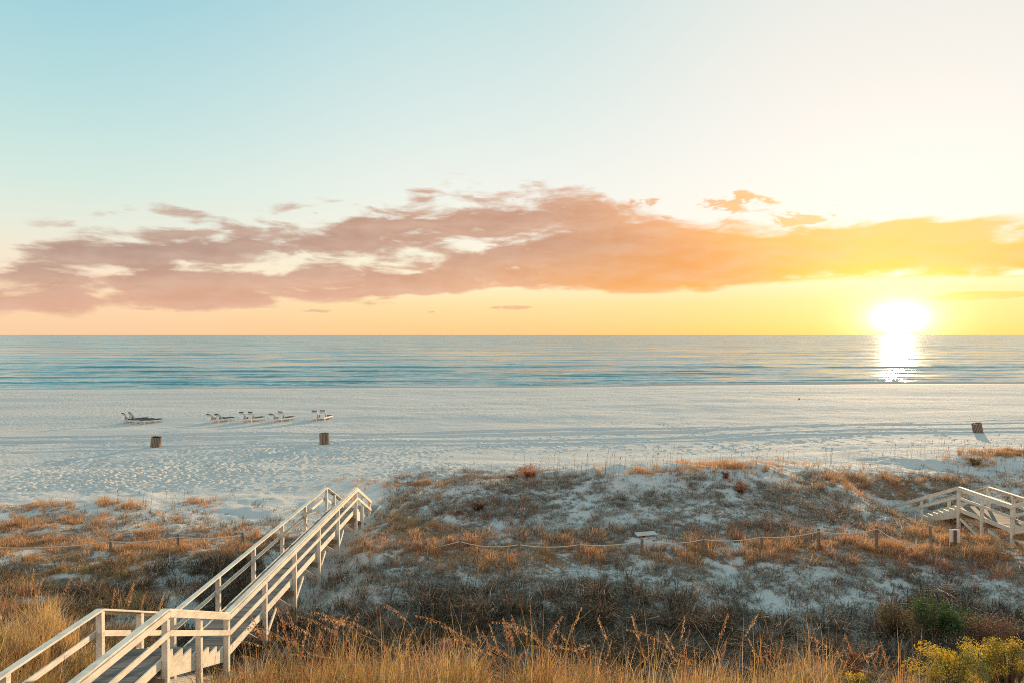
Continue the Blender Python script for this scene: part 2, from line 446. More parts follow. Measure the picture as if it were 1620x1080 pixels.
    walk = ((np.abs(X + 7.8) < .95) & (Y < 37.6)) | ((np.abs(X - 21.75) < .9) & (Y < 38.5) & (Y > 24))
    off = (Y > 50) | (px > 1900) | (px < -280)
    k = np.where(walk, np.where(Y < 22, .7, .3), 1.) * np.where(off, 0, 1.) * np.where(py < 708, 0, 1)
    slope_nogo = (Y < 17.0)
    k2 = np.where(slope_nogo, 0, 1)
    return np.clip(G, 0, 1.2) * k, np.clip(B, 0, 1) * k * k2, np.clip(D, 0, 1.2) * k, np.clip(Rd, 0, 1) * k

# ------------------------------------------------------------------ ground sheet
def steps(parts):
    out = []
    for a, b, d in parts: out += list(np.arange(a, b, d))
    return out
geo = lambda a, b, n: list(np.geomspace(a, b, n))
xs = np.array([-v for v in geo(36, 40000, 70)][::-1] + steps([(-35.8, 42, .1)]) + geo(42.2, 40000, 70))
ys = np.array([-12000, -3000, -600, -150, -50, -20, -8, 0] + steps([(3, 9, .3), (9, 47, .095), (47, 57, .16), (57, 75, .09), (75, 108, .45), (108, 150, .5), (150, 220, 5)]) + geo(225, 60000, 24))
GX, GY = np.meshgrid(xs, ys)
GZ = terrain(GX, GY)
def stamp(x, y, a, dep, ln=.17, wd=.085):
    i0, i1 = np.searchsorted(xs, (x - .5, x + .5)); j0, j1 = np.searchsorted(ys, (y - .5, y + .5))
    if i1 - i0 < 4 or j1 - j0 < 3: return
    dx = GX[j0:j1, i0:i1] - x; dy = GY[j0:j1, i0:i1] - y
    u = (dx * math.cos(a) + dy * math.sin(a)) / ln; v = (-dx * math.sin(a) + dy * math.cos(a)) / wd
    r2 = u * u + v * v
    GZ[j0:j1, i0:i1] += dep * (-np.exp(-r2 * .7) + .5 * np.exp(-(np.sqrt(r2) - 1.9) ** 2 * 2.2))
def flat(px_, py_): Y_ = H * F / (py_ - 530); return (px_ - 810) / F * Y_, Y_
rnd = random.Random(3)
for (xa, ya), (xb, yb_) in (((500, 760), (545, 700)), ((545, 700), (640, 678)), ((1110, 688), (1180, 722)), ((1040, 665), (1110, 688)), ((1180, 722), (1230, 738)), ((150, 790), (260, 735)), ((260, 735), (330, 700)),
        ((60, 800), (190, 700)), ((30, 760), (160, 690)), ((350, 770), (480, 700)), ((640, 720), (900, 690)), ((1500, 700), (1420, 660)), ((1480, 660), (1600, 690)), ((700, 740), (620, 690)), ((0, 740), (420, 700)), ((1000, 720), (1400, 690)), ((560, 730), (800, 700))):
    A = Vector(flat(xa, ya)); B_ = Vector(flat(xb, yb_)); dd = B_ - A; n_ = int(dd.length / .62); an = math.atan2(dd.y, dd.x); sd0 = Vector((-dd.y, dd.x)).normalized()
    wb = rnd.uniform(0, 6)
    for tr in range(rnd.choice((1, 2, 2))):
        for k in range(n_):
            p = A + dd * ((k + rnd.uniform(-.15, .15)) / max(n_, 1)) + sd0 * ((.13 if k % 2 else -.13) + .5 * math.sin(k * .12 + wb + tr) + tr * .8)
            stamp(p.x, p.y, an + rnd.uniform(-.2, .2), rnd.uniform(.04, .07))
for (cx_, cy_, rx_, ry_, n_) in ((300, 745, 190, 32, 1500), (130, 760, 130, 32, 800), (430, 715, 90, 14, 350), (560, 715, 130, 18, 220), (80, 700, 120, 14, 220), (900, 700, 300, 16, 220), (1300, 700, 200, 16, 160), (660, 745, 90, 20, 140), (40, 790, 60, 16, 160)):
    for k in range(n_):
        x_, y_ = flat(cx_ + rnd.gauss(0, rx_ * .5), max(672, cy_ + rnd.gauss(0, ry_ * .5)))
        if y_ > 40: stamp(x_, y_, rnd.uniform(0, PI), rnd.uniform(.03, .07), rnd.uniform(.13, .24), rnd.uniform(.08, .15))
g_, b_, d_, r_ = zones(GX, np.clip(GY, 5, None), GZ)
litter = np.clip(b_ * .75 + d_ * 1.0 + g_ * .6 + r_ * .3, 0, 1) * (GY > 8) * (GY < 52)
litter = np.where((GY < 16), 1.0, litter)
dsh = GY - shore(GX)
wet = sstep(-7.5, -2.0, dsh + 1.5 * (fbm(GX * .1, GY * .3, 2, 31.) - .5))
tint = np.stack([litter, wet, wet * 0], -1).reshape(-1, 3)
nx, ny = len(xs), len(ys)
idx = np.arange(nx * ny).reshape(ny, nx)
Q = np.stack([idx[:-1, :-1], idx[:-1, 1:], idx[1:, 1:], idx[1:, :-1]], -1).reshape(-1, 4)
ground = np_mesh('beach_sand', np.stack([GX, GY, GZ], -1).reshape(-1, 3), Q, M_sand, tint, nrm_smooth=True)
tag(ground, 'white rippled beach sand rising into low dunes', 'sand', kind='structure')

# ------------------------------------------------------------------ sea
wx = np.array([-v for v in geo(252, 50000, 50)][::-1] + steps([(-250, 250, 1.3)]) + geo(252, 50000, 50))
wy = np.array(steps([(118, 236, .42), (236, 420, 2.0)]) + geo(422, 60000, 120))
WX, WY = np.meshgrid(wx, wy)
WZ = np.full_like(WX, SEA)
amp = np.clip(sstep(0, 6, WY - shore(WX)), 0, 1) * (1 - sstep(300, 420, WY)) * (1 - sstep(220, 250, np.abs(WX)))
FOAM = .8 * np.exp(-((WY - shore(WX) - .6 - 1.6 * fbm(WX * .06, WX * 0, 3, 61.)) / .7) ** 2) * sstep(.36, .6, fbm(WX * .05, WX * 0, 3, 62.))
def swell(y0, a, wdt, seed, thr, slope=.03, wig=5, foam=.0):
    global WZ
    c = y0 + slope * WX + wig * (fbm(WX * .02, WX * 0, 4, seed) - .5)
    on = sstep(thr, thr + .2, fbm(WX * .034, WX * 0 + 3., 4, seed + .5))
    e = (WY - c) / wdt
    prof = np.where(e < 0, np.exp(-(e * 1.9) ** 2), np.exp(-(e * .7) ** 2))
    WZ = WZ + amp * a * on * prof
    FOAM[:] = np.maximum(FOAM, foam * on * np.exp(-((e + .1) / .8) ** 2))
swell(139, .12, .8, 39, .34, .055, 3, .42)
swell(143, .18, 1.0, 40, .30, .055, 3, .45)
swell(149, .24, 1.2, 41, .36, .05, 4, .4)
swell(157, .20, 1.3, 42, .40, .05, 5)
swell(166, .34, 1.7, 43, .36, .04, 7)
swell(176, .24, 1.5, 46, .46, .03, 7)
swell(190, .34, 1.9, 44, .44, .02, 6)
swell(212, .52, 2.3, 45, .34, .0, 7)
swell(236, .20, 2.3, 47, .5, .0, 8)
swell(262, .20, 2.6, 48, .5, .0, 8)
WZ = WZ + amp * .16 * (fbm(WX * .10, WY * .42, 3, 50.) - .5)
WZ = WZ + amp * .10 * (fbm(WX * .3, WY * 1.1, 2, 51.) - .5) * (1 - sstep(200, 240, WY))
nx, ny = len(wx), len(wy)
idx = np.arange(nx * ny).reshape(ny, nx)
Q = np.stack([idx[:-1, :-1], idx[:-1, 1:], idx[1:, 1:], idx[1:, :-1]], -1).reshape(-1, 4)
sea = np_mesh('sea_water', np.stack([WX, WY, WZ], -1).reshape(-1, 3), Q, M_sea, np.stack([FOAM, FOAM * 0, FOAM * 0], -1).reshape(-1, 3), nrm_smooth=True)
tag(sea, 'calm teal sea with low swells running to the horizon', 'sea', kind='structure')

# ------------------------------------------------------------------ grass and brush
def blades(P, az, lean, h, w, colr, droop=.35, up=1.0):
    """one curved three-triangle blade per row"""
    n = len(P)
    d = np.stack([np.cos(az), np.sin(az), np.zeros(n)], 1)
    fa = az + PI / 2 + rng.normal(0, .5, n)
    s = np.stack([np.cos(fa), np.sin(fa), np.zeros(n)], 1)
    mid = P + d * (lean * .38 * h)[:, None]; mid[:, 2] += h * .58
    tip = P + d * (lean * h)[:, None]; tip[:, 2] += h * np.clip(1 - droop * lean, -.1, 1)
    W = w[:, None]
    V = np.stack([P - s * W * .5, P + s * W * .5, mid - s * W * .42, mid + s * W * .42, tip], 1).reshape(-1, 3)
    b = (np.arange(n) * 5)[:, None]
    T = np.concatenate([b + [0, 1, 3], b + [0, 3, 2], b + [2, 3, 4]], 1).reshape(-1, 3)
    C = np.repeat(colr, 5, 0)
    return V, T, C

def tufts(P, nb, rad, h0, w0, pal, lean=(.1, .9), droop=.35, jit=.25, wind=(.25, -.12), zj=0., pale=.07, hs=None):
    """P: tuft bases; returns arrays for all their blades"""
    n = len(P); N = n * nb
    base = np.repeat(P, nb, 0)
    a = rng.uniform(0, 2 * PI, N); rr = rad * np.sqrt(rng.random(N)) * np.repeat(rng.uniform(.6, 1.3, n), nb)
    base[:, 0] += np.cos(a) * rr; base[:, 1] += np.sin(a) * rr
    base[:, 2] += rng.random(N) * zj - .02
    ln = rng.uniform(lean[0], lean[1], N)
    az = a + rng.normal(0, .7, N)
    dx = np.cos(az) * ln + wind[0]; dy = np.sin(az) * ln + wind[1]
    az = np.arctan2(dy, dx); ln = np.hypot(dx, dy)
    hh = h0 * np.repeat(rng.uniform(.65, 1.35, n) * (.45 + 1.15 * sstep(.3, .7, fbm(P[:, 0] * 1.3, P[:, 1] * 1.3, 2, 71.))), nb) * rng.uniform(.55, 1.15, N)
    if hs is not None: hh = hh * np.repeat(hs, nb)
    ww = w0 * rng.uniform(.6, 1.3, N)
    pal = np.array(pal); k = rng.integers(0, len(pal), n)
    c = np.repeat(pal[k], nb, 0) * .65 + pal[rng.integers(0, len(pal), N)] * .35
    c = c * rng.uniform(1 - jit, 1 + jit, (N, 1))
    pm = rng.random(N) < pale
    c[pm] = np.array([.62, .52, .42]) * rng.uniform(.6, 1.1, (pm.sum(), 1))
    c = np.clip(c, 0, .9)
    return blades(base, az, ln, hh, ww, c, droop)

def merge(parts):
    V = []; T = []; C = []; o = 0
    for v, t, c in parts:
        V.append(v); T.append(t + o); C.append(c); o += len(v)
    return np.concatenate(V), np.concatenate(T), np.concatenate(C)

PG = [(.74, .42, .20), (.66, .32, .14), (.80, .55, .32), (.52, .33, .16), (.74, .38, .17)]
PR = [(.50, .20, .11), (.40, .15, .09), (.58, .27, .15)]
PB = [(.34, .25, .18), (.16, .11, .08), (.56, .42, .31), (.09, .065, .045), (.42, .30, .21), (.26, .20, .13)]
PD = [(.07, .045, .025), (.14, .09, .05), (.045, .04, .022), (.28, .18, .10), (.09, .065, .04)]
PF = [(.80, .52, .20), (.76, .42, .15), (.78, .56, .14), (.64, .32, .12), (.84, .63, .36), (.56, .50, .12)]

N = 115000
X = rng.uniform(-30, 46, N); Y = rng.uniform(14.5, 50, N)
px = 810 + F * X / Y
ok = (px > -230) & (px < 1850)
X, Y = X[ok], Y[ok]
Z = terrain(X, Y); g, b, d, r = zones(X, Y, Z)
u = rng.random(len(X)); P = np.stack([X, Y, Z], 1)
sg = u < g * .85
sr = (~sg) & (rng.random(len(X)) < r * .55)
sd = (~sg) & (~sr) & (rng.random(len(X)) < d * .84)
sb = (~sg) & (~sr) & (~sd) & (rng.random(len(X)) < b * .88)
leftn = sg & (X < -9)
gp = [tufts(P[sg & ~leftn], 15, .11, .30, .016, PG, (.1, 1.0)),
      tufts(P[leftn & (Y > 26)], 15, .11, .22, .016, PG, (.1, 1.0)),
      tufts(P[leftn & (Y <= 26)], 20, .14, .46, .013, PG + [(.36, .34, .12), (.30, .22, .09), (.24, .15, .08)], (.1, 1.1), hs=(1 - .5 * sstep(20, 25, P[leftn & (Y <= 26)][:, 1])))]
o = np_mesh('dune_grass', *merge(gp)[:2], M_grass, merge(gp)[2]) if False else None
V, T, C = merge(gp); o = np_mesh('dune_grass', V, T, M_grass, C)
tag(o, 'low golden-orange dune grass spread over the sand', 'grass', kind='stuff')
V, T, C = tufts(P[sr], 15, .12, .30, .016, PR, (.1, 1.0)); o = np_mesh('red_grass', V, T, M_grass, C)
tag(o, 'low rust-red grass scattered through the dune grass', 'grass', kind='stuff')
bp = [tufts(P[sb], 12, .17, .17, .013, PB, (.3, 2.0), .25, .4, (.1, -.1), .07, .24),
      tufts(P[sb][::3], 8, .10, .30, .010, PB, (.05, .8), .3, .35)]
V, T, C = merge(bp); o = np_mesh('dune_brush', V, T, M_brush, C)
tag(o, 'sparse grey-brown dead brush mottling the white dune sand', 'brush', kind='stuff')
dp = [tufts(P[sd], 16, .17, .36, .014, PD, (.2, 1.6), .25, .5, (.1, -.1), .14, .13),
      tufts(P[sd][::4], 10, .10, .44, .011, PB + PR, (.05, .9), .3, .35)]
V, T, C = merge(dp); o = np_mesh('dark_undergrowth', V, T, M_brush, C)
tag(o, 'dense dark undergrowth filling the trough behind the front ridge', 'undergrowth', kind='stuff')

# front ridge: tall golden grass
N = 10500
X = rng.uniform(-13.5, 13.5, N); Y = rng.uniform(8.6, 15.2, N)
px = 810 + F * X / Y
ok = (px > -150) & (px < 1780) & ~((np.abs(X + 7.75) < .95)) & ((Y < 13.7 + .8 * fbm(X * .8, X * 0, 2, 60.)) | (X < -8.7))
ok &= (fbm(X * 1.1, Y * 1.1, 3, 61.) > .44)
X, Y = X[ok], Y[ok]; Z = terrain(X, Y); P = np.stack([X, Y, Z], 1)
hs = .45 + .55 * sstep(-6.6, -4.0, X); hs = np.where(X < -8.6, 1., hs) * (1 - .4 * sstep(6.6, 8.2, X))
PF2 = PF + [(.55, .25, .10), (.40, .18, .09), (.62, .30, .13), (.30, .17, .08)]
fp = [tufts(P, 13, .13, .62, .010, PF2, (.05, .85), .3, .35, (.1, -.05), 0., .08, hs),
      tufts(P[::5], 4, .10, 1.15, .009, PF2, (.05, .7), .5, .3, (.05, -.02), 0., .1, hs[::5]),
      tufts(P[::4], 9, .10, .45, .014, [(.45, .36, .06), (.30, .30, .07), (.55, .42, .08)], (.1, .8), .35, .25, (.1, -.05), 0., .05, hs[::4])]
cl = []
for px_, Yc_, n_, hh_ in ((18, 15.6, 260, 1.35), (68, 16.6, 420, 1.75), (100, 16.2, 200, 1.3), (48, 15.2, 200, 1.1), (135, 15.4, 160, 1.1)):
    cx_ = (px_ - 810) / F * Yc_; qx = cx_ + rng.normal(0, .16, n_); qy = Yc_ + rng.normal(0, .16, n_)
    Q_ = np.stack([qx, qy, terrain(qx, qy)], 1); az_ = rng.uniform(-PI, PI, n_)
    pc_ = np.array([(.84, .62, .34), (.78, .50, .20), (.70, .56, .26), (.62, .38, .16)])[rng.integers(0, 4, n_)]
    cl.append(blades(Q_, az_, rng.uniform(.05, .5, n_), hh_ * rng.uniform(.5, 1.05, n_), rng.uniform(.009, .018, n_), pc_, .6))
V, T, C = merge(fp + cl); o = np_mesh('ridge_grass', V, T, M_grass, C)
tag(o, 'tall golden grass along the front dune ridge', 'grass', kind='stuff')

# thin standing stalks along the seaward side of the dunes
pts = []
for (x0, x1, yb, sp, n) in ((600, 830, 765, 10, 40), (820, 1060, 748, 8, 90), (1030, 1260, 738, 7, 60), (1290, 1420, 735, 9, 40), (1400, 1620, 722, 12, 80), (170, 330, 800, 10, 26), (330, 420, 805, 14, 10), (1440, 1620, 745, 10, 30)):
    for k in range(n):
        pts.append(ground_at(random.uniform(x0, x1), yb + random.gauss(0, sp * .5), 30))
P = np.array(pts); n = len(P)
cc = np.array([(.20, .14, .09), (.26, .17, .10), (.14, .11, .08)])[rng.integers(0, 3, n)]
hh = rng.uniform(.35, 1.3, n)
V, T, C = blades(P, rng.uniform(-.8, .8, n), rng.uniform(.02, .28, n), hh, np.full(n, .016), cc, .1)
tips = P.copy(); tips[:, 2] += hh * .8; tips[:, 0] += hh * .06
V2, T2, C2 = blades(tips, rng.uniform(-1, 1, n), rng.uniform(.1, .8, n), hh * .22, np.full(n, .028), cc, .1)
V, T, C = merge([(V, T, C), (V2, T2, C2)])
o = np_mesh('dune_stalks', V, T, M_brush, C)
tag(o, 'thin dry stalks standing above the seaward dune edge', 'stalks', kind='stuff')

# ------------------------------------------------------------------ sea oats, one object each
def oat_mesh(kind):
    hgt = random.uniform(1.45, 1.85); bend = [0.15, .35, .6, .95, .25][kind % 5]; az = random.choice((0, PI, PI)) + random.uniform(-.5, .5)
    pts = []; n = 12
    for i in range(n + 1):
        t = i / n
        a = bend * max(0, t - .25) ** 2 * 1.9
        pts.append(Vector((math.cos(az) * hgt * (t * .08 + bend * t ** 3 * .55), math.sin(az) * hgt * bend * t ** 3 * .2, hgt * (t - bend * .42 * max(0, t - .55) ** 2 * 2.2))))
    s = MB().tube(pts, [.0065 - .004 * i / n for i in range(n + 1)], 4)
    for k in range(4):                      # long leaves
        a = random.uniform(0, 2 * PI); L = random.uniform(.5, .9); q = []
        z0 = random.uniform(0, .35)
        for i in range(5):
            t = i / 4
            q.append(Vector((math.cos(a) * L * .5 * t ** 1.5, math.sin(a) * L * .5 * t ** 1.5, z0 + L * (t - .45 * t * t))))
        s.tube(q, [.006, .0055, .005, .0035, .001], 3)
    V = np.array(s.v); 
    T = []
    for f in s.f:
        for i in range(1, len(f) - 1): T.append((f[0], f[i], f[i + 1]))
    stem = (V, np.array(T))
    hv = []; ht = []
    m = 34
    for k in range(m):
        t = .73 + .27 * (k / m) + random.uniform(-.01, .01)
        t = min(t, .999); i = int(t * n); p = pts[i].lerp(pts[i + 1], t * n - i)
        e = 1 - abs((k / m) - .45) * 1.3
        off = Vector((random.gauss(math.cos(az) * .014, .016), random.gauss(0, .016), -random.uniform(.01, .07))) * e
        c = p + off; L = random.uniform(.014, .028); w = random.uniform(.006, .011); a = random.uniform(0, PI)
        sx, sy = math.cos(a) * w, math.sin(a) * w; b = len(hv)
        tx = random.gauss(.006, .012)
        hv += [c + Vector((0, 0, L)), c + Vector((sx, sy, 0)), c + Vector((tx, 0, -L)), c - Vector((sx, sy, 0))]
        ht += [(b, b + 1, b + 2), (b, b + 2, b + 3)]
        hv += [p, p + Vector((0, 0, .004))]; ht.append((b, b + 4, b + 5))       # its thread on the stem
        if k: ht += [(b - 2, b - 1, b + 4), (b - 1, b + 5, b + 4)]
    return stem, (np.array([tuple(v) for v in hv]), np.array(ht))

oats = []
for k in range(10):
    (V, T), (V2, T2) = oat_mesh(k)
    c = np.array(random.choice([(.60, .38, .16), (.55, .32, .13), (.62, .45, .22)]))
    o = np_mesh('sea_oats', V, T, M_grass, np.tile(c, (len(V), 1)))
    c2 = np.array(random.choice([(.62, .33, .15), (.55, .26, .12), (.66, .42, .22)]))
    h = np_mesh('seed_head', V2, T2, M_grass, np.tile(c2, (len(V2), 1)) * rng.uniform(.8, 1.2, (len(V2), 1)), o)
    oats.append((o, h))
used_oats = set()
def place_oat(px, ytop, Y, label, kind=None, s=None):
    """a sea oat rooted on the front ridge whose tip reaches about ytop"""
    X = (px - 810) / F * Y
    z = float(terrain(X, Y)); ztip = H - (ytop - 530) * Y / F
    k = random.randrange(10) if kind is None else kind
    proto, head = oats[k]
    top = max(v.co.z for v in proto.data.vertices)
    sc = min(1.35, max(.55, (ztip - z) / top))
    if k in used_oats:
        o = proto.copy(); h = head.copy(); col.objects.link(o); col.objects.link(h); h.parent = o
    else:
        o, h = proto, head; used_oats.add(k)
    o.location = (X, Y, z - .03); o.scale = (sc, sc, sc); o.rotation_euler = (random.gauss(0, .05), random.gauss(.05, .08), random.gauss(0, .5))
    tag(o, label, 'sea oats', label[label.index('sea oat'):].replace('sea oat', 'sea oats', 1))
    return o
zones_oat = ((415, 560, 945, 1015, 30, 'tall golden sea oat beside the lower right side of the long boardwalk'),
             (560, 700, 950, 1025, 22, 'tall golden sea oat left of centre in the front ridge grass'),
             (730, 900, 950, 1030, 32, 'tall golden sea oat in the middle of the front ridge grass'),
             (900, 1180, 955, 1035, 32, 'tall golden sea oat right of centre in the front ridge grass'),
             (1180, 1440, 980, 1040, 32, 'tall golden sea oat left of the big yellow-flowered bush'))
for x0, x1, a, b, n, lab in zones_oat:
    for k in range(n):
        place_oat(random.uniform(x0, x1), random.triangular(a, b + 22, b), random.uniform(12.2, 14.0), lab)
for k in range(16):
    place_oat(random.uniform(-20, 110), random.uniform(900, 985), random.uniform(15.2, 17.5), 'arching sea oat in the tall grass at the far left')
for px_, yt, Yd in ((174, 895, 17.5), (178, 899, 17.3), (188, 905, 17.6), (201, 925, 17.0), (223, 925, 16.5)):
    place_oat(px_, yt, Yd, 'upright sea oat behind the upper left railing of the long boardwalk', random.choice((0, 5)))
for o, h in [oats[k] for k in range(10) if k not in used_oats]:
    bpy.data.objects.remove(h); bpy.data.objects.remove(o)

# ------------------------------------------------------------------ shrubs
def shrub(name, label, cat, X, Y, rx, ry, hgt, pal, top_pal, n, leaf=.03, twig=(.12, .08, .05), group=None, stems=26, gap=.42, clumps=14):
    z = float(terrain(X, Y)) - .05
    if hgt > 50: hgt = max(.3, (H - (hgt - 530) * Y / F - z) * .9)
    root = thing(name, label, cat, (X, Y, z), (0, 0, 0), group)
    cs = np.stack([rng.normal(0, .42, clumps) * rx, rng.normal(0, .42, clumps) * ry, rng.uniform(.45, .95, clumps) * hgt], 1)
    rr = rng.uniform(.2, .36, clumps) * min(rx, hgt) * 1.25
    s = MB()
    for c in cs:
        for q in range(2):
            e = Vector(c) + Vector((random.gauss(0, .1), random.gauss(0, .1), random.gauss(0, .08)))
            b = Vector((e.x * .25 + random.gauss(0, .05), e.y * .25 + random.gauss(0, .05), 0))
            mdp = b.lerp(e, .5) + Vector((0, 0, .08 * hgt))
            s.tube([b, mdp, e], [.014, .009, .003], 4)
    for k in range(stems):
        a = random.uniform(0, 2 * PI); L = hgt * random.uniform(.6, 1.1); sp = random.uniform(.2, .9)
        e = Vector((math.cos(a) * rx * sp, math.sin(a) * ry * sp, L))
        s.tube([Vector((e.x * .2, e.y * .2, 0)), Vector((e.x * .55, e.y * .55, L * .6)), e], [.008, .006, .002], 3)
    V = np.array(s.v); T = np.array([(f[0], f[i], f[i + 1]) for f in s.f for i in range(1, len(f) - 1)])
    np_mesh('branches', V, T, M_brush, np.tile(twig, (len(V), 1)), root)
    k = rng.integers(0, clumps, n)
    d = rng.normal(0, 1, (n, 3)); d /= np.linalg.norm(d, axis=1)[:, None]
    p = cs[k] + d * (rr[k] * rng.random(n) ** .45)[:, None]
    p[:, 2] = np.abs(p[:, 2])
    e1 = rng.normal(0, 1, (n, 3)); e1 /= np.linalg.norm(e1, axis=1)[:, None]
    e2 = np.cross(e1, rng.normal(0, 1, (n, 3))); e2 /= np.linalg.norm(e2, axis=1)[:, None]
    L = leaf * rng.uniform(.6, 1.4, (n, 1)); W = L * .45
    V = np.stack([p - e1 * L, p + e2 * W, p + e1 * L, p - e2 * W], 1).reshape(-1, 3)
    b = (np.arange(n) * 4)[:, None]
    T = np.concatenate([b + [0, 1, 2], b + [0, 2, 3]], 1).reshape(-1, 3)
    pal = np.array(pal); tp = np.array(top_pal)
    flower = (rng.random(n) < .88) & ((p[:, 2] - cs[k][:, 2]) > -.35 * rr[k]) & (k % 5 != 1)
    c = np.where(flower[:, None], tp[rng.integers(0, len(tp), n)], pal[rng.integers(0, len(pal), n)]) * rng.uniform(.75, 1.25, (n, 1))
    np_mesh('foliage', V, T, M_leaf, np.repeat(c, 4, 0), root)
    return root

def at_depth(px, Y): return (px - 810) / F * Y, Y
GRN = [(.07, .11, .04), (.09, .13, .05), (.12, .13, .05)]
YEL = [(.80, .56, .05), (.76, .46, .04), (.82, .64, .10)]
OLV = [(.22, .24, .05), (.30, .26, .06), (.14, .17, .04)]
X_, Y_ = at_depth(1484, 20.5)
shrub('green_shrub', 'dark green leafy bush in the trough at the lower right', 'bush', X_, Y_, .9, .6, 948, GRN, [(.09, .16, .05), (.13, .20, .08), (.07, .11, .04)], 5200, .035)
X_, Y_ = at_depth(1424, 20.6)
shrub('brown_shrub', 'thin brown twiggy bush leaning on the left of the dark green bush', 'bush', X_, Y_, .75, .5, 958, [(.16, .13, .06), (.22, .15, .07)], [(.20, .18, .07), (.26, .16, .08)], 2300, .03, stems=60)
X_, Y_ = at_depth(1565, 19.6)
shrub('brown_shrub', 'reddish brown twiggy bush between the dark green bush and the right edge', 'bush', X_, Y_, 1.0, .6, 972, [(.24, .13, .07), (.30, .18, .10)], [(.32, .19, .11), (.26, .14, .08)], 2600, .025, (.22, .12, .08), stems=120)
X_, Y_ = at_depth(1503, 12.6)
shrub('yellow_bush', 'broad yellow-flowered bush at the bottom right, green in its middle', 'bush', X_, Y_, .62, .45, 1026, OLV, YEL, 9000, .017, (.2, .16, .07), stems=40, clumps=22)
X_, Y_ = at_depth(1600, 13.2)
shrub('yellow_bush', 'yellow-flowered bush cut by the right edge of the photo', 'bush', X_, Y_, .5, .45, 1005, OLV, YEL + [(.5, .34, .1)], 7500, .017, (.24, .15, .08), stems=60, clumps=18)
X_, Y_ = at_depth(1580, 14.0)
shrub('yellow_bush', 'small yellow flower clump standing highest near the right edge', 'bush', X_, Y_, .24, .24, 985, OLV, YEL, 1900, .016, (.24, .15, .08), stems=30, clumps=6)
X_, Y_ = at_depth(1372, 12.4)
shrub('yellow_bush', 'little yellow-green bush low in the golden grass, left of the broad yellow bush', 'bush', X_, Y_, .26, .25, 1058, OLV, YEL, 1700, .016, stems=20, clumps=7)
X_, Y_ = at_depth(706, 14.6)
shrub('pink_shrub', 'dusky pink-brown seeding bush in the golden grass left of centre', 'bush', X_, Y_, .36, .35, 990, [(.24, .13, .11), (.18, .10, .08)], [(.40, .24, .22), (.34, .18, .15)], 1700, .018, (.2, .12, .1), stems=40, clumps=12)
X_, Y_ = at_depth(1352, 13.6)
shrub('rust_shrub', 'rust-brown dead leafy bush among the sea oats left of the yellow bushes', 'bush', X_, Y_, .35, .3, 1010, [(.30, .12, .06), (.22, .10, .06)], [(.42, .19, .09), (.34, .16, .09)], 900, .035, (.22, .12, .08), stems=40, clumps=10)
for px_, py_, lab, pal, hh_, rr_ in (
      (836, 757, 'small orange shrub on the dune top left of centre', [(.45, .2, .09), (.36, .15, .07)], .42, .32),
      (810, 758, 'tiny rust shrub left of the small orange shrub on the dune top', [(.36, .15, .08), (.3, .12, .07)], .25, .28),
      (1150, 757, 'reddish brown shrub just behind the dune crest right of centre', [(.42, .22, .13), (.32, .17, .11)], .34, .22),
      (1171, 778, 'rust-red shrub on the upper dune slope, below the reddish brown shrub', [(.5, .22, .12), (.42, .17, .09)], .4, .3),
      (757, 806, 'dark brown rounded bush on the slope left of centre', [(.24, .17, .11), (.3, .2, .13)], .4, .6),
      (1545, 735, 'olive-brown bush on the far right dune top', [(.26, .2, .08), (.32, .22, .1)], .45, .6)):
    X_, Y_, Z_ = ground_at(px_, py_, 20)
    shrub('dune_shrub', lab, 'shrub', X_, Y_, rr_, rr_, hh_, pal, pal, 240, .06, (.16, .09, .06), 'small shrubs on the dunes', stems=150, clumps=8)

# ------------------------------------------------------------------ boardwalks
def smooth_z(X, Y): return float(terrain(X, Y, False))

RISE = .187; TREAD = .43; NST = 7
def stair(root, xl, xr, y0, z0, n=NST, tread=TREAD, rise=RISE, foot=True):
    """descends from (y0,z0) towards +y; returns the foot"""
    st = MB(); 
    s_ = None
    for sx in (xl, xr):
        out = .045 if sx == xr else -.045
        prof = []
        y, z = y0, z0
        for k in range(n):
            prof.append((y + .0, z + .012)); prof.append((y + tread - .02, z - rise + .0 + .012 + (0 if k >= 0 else 0)))
            # saw tooth: a sloping back and an upright front
            y += tread; z -= rise
            prof.append((y, z + .012 - .0))
        teeth = []
        y, z = y0, z0
        for k in range(n):
            teeth += [(y, z + .02), (y + tread * .97, z + .02 - .0), (y + tread * .97, z + .02 - rise)]
            y += tread; z -= rise
        low = [(y + .06, z - .02), (y + .06, z - .22), (y0, z0 - .42)]
        body = MB().prism(teeth + low, min(sx, sx + out), max(sx, sx + out))
        body.build('stringer', M_white, root)
    y, z = y0, z0
    for k in range(n):
        y1 = y + tread
        for q in (0, 1, 2):
            st.box(xl + .004, xr - .004, y + q * tread / 3 + .004, y + (q + 1) * tread / 3 - .006, z - .04 - rise * 0, z)
        z -= rise; y = y1
        MBr = None
    # treads are one step lower than the level they leave
    st.build('tread', M_deck, root)
    return y, z

def deck(root, xl, xr, y0, y1, z):
    m = MB(); y = y0
    while y < y1 - .05:
        e = min(y + .138, y1)
        dz = random.uniform(-.003, .003)
        m.box(xl + .004 + random.uniform(0, .008), xr - .004 - random.uniform(0, .008), y, e, z - .038 + dz, z + dz); y += .146
    m.build('deck', M_deck, root)
    for sx, out in ((xl, -.045), (xr, .045)):
        MB().box(min(sx, sx + out), max(sx, sx + out), y0, y1, z - .18, z + .012).build('rim_board', M_white, root, .004)
    MB().box(xl + .5, xl + .54, y0, y1, z - .24, z - .042).box(xr - .54, xr - .5, y0, y1, z - .24, z - .042).build('joist', M_under, root)

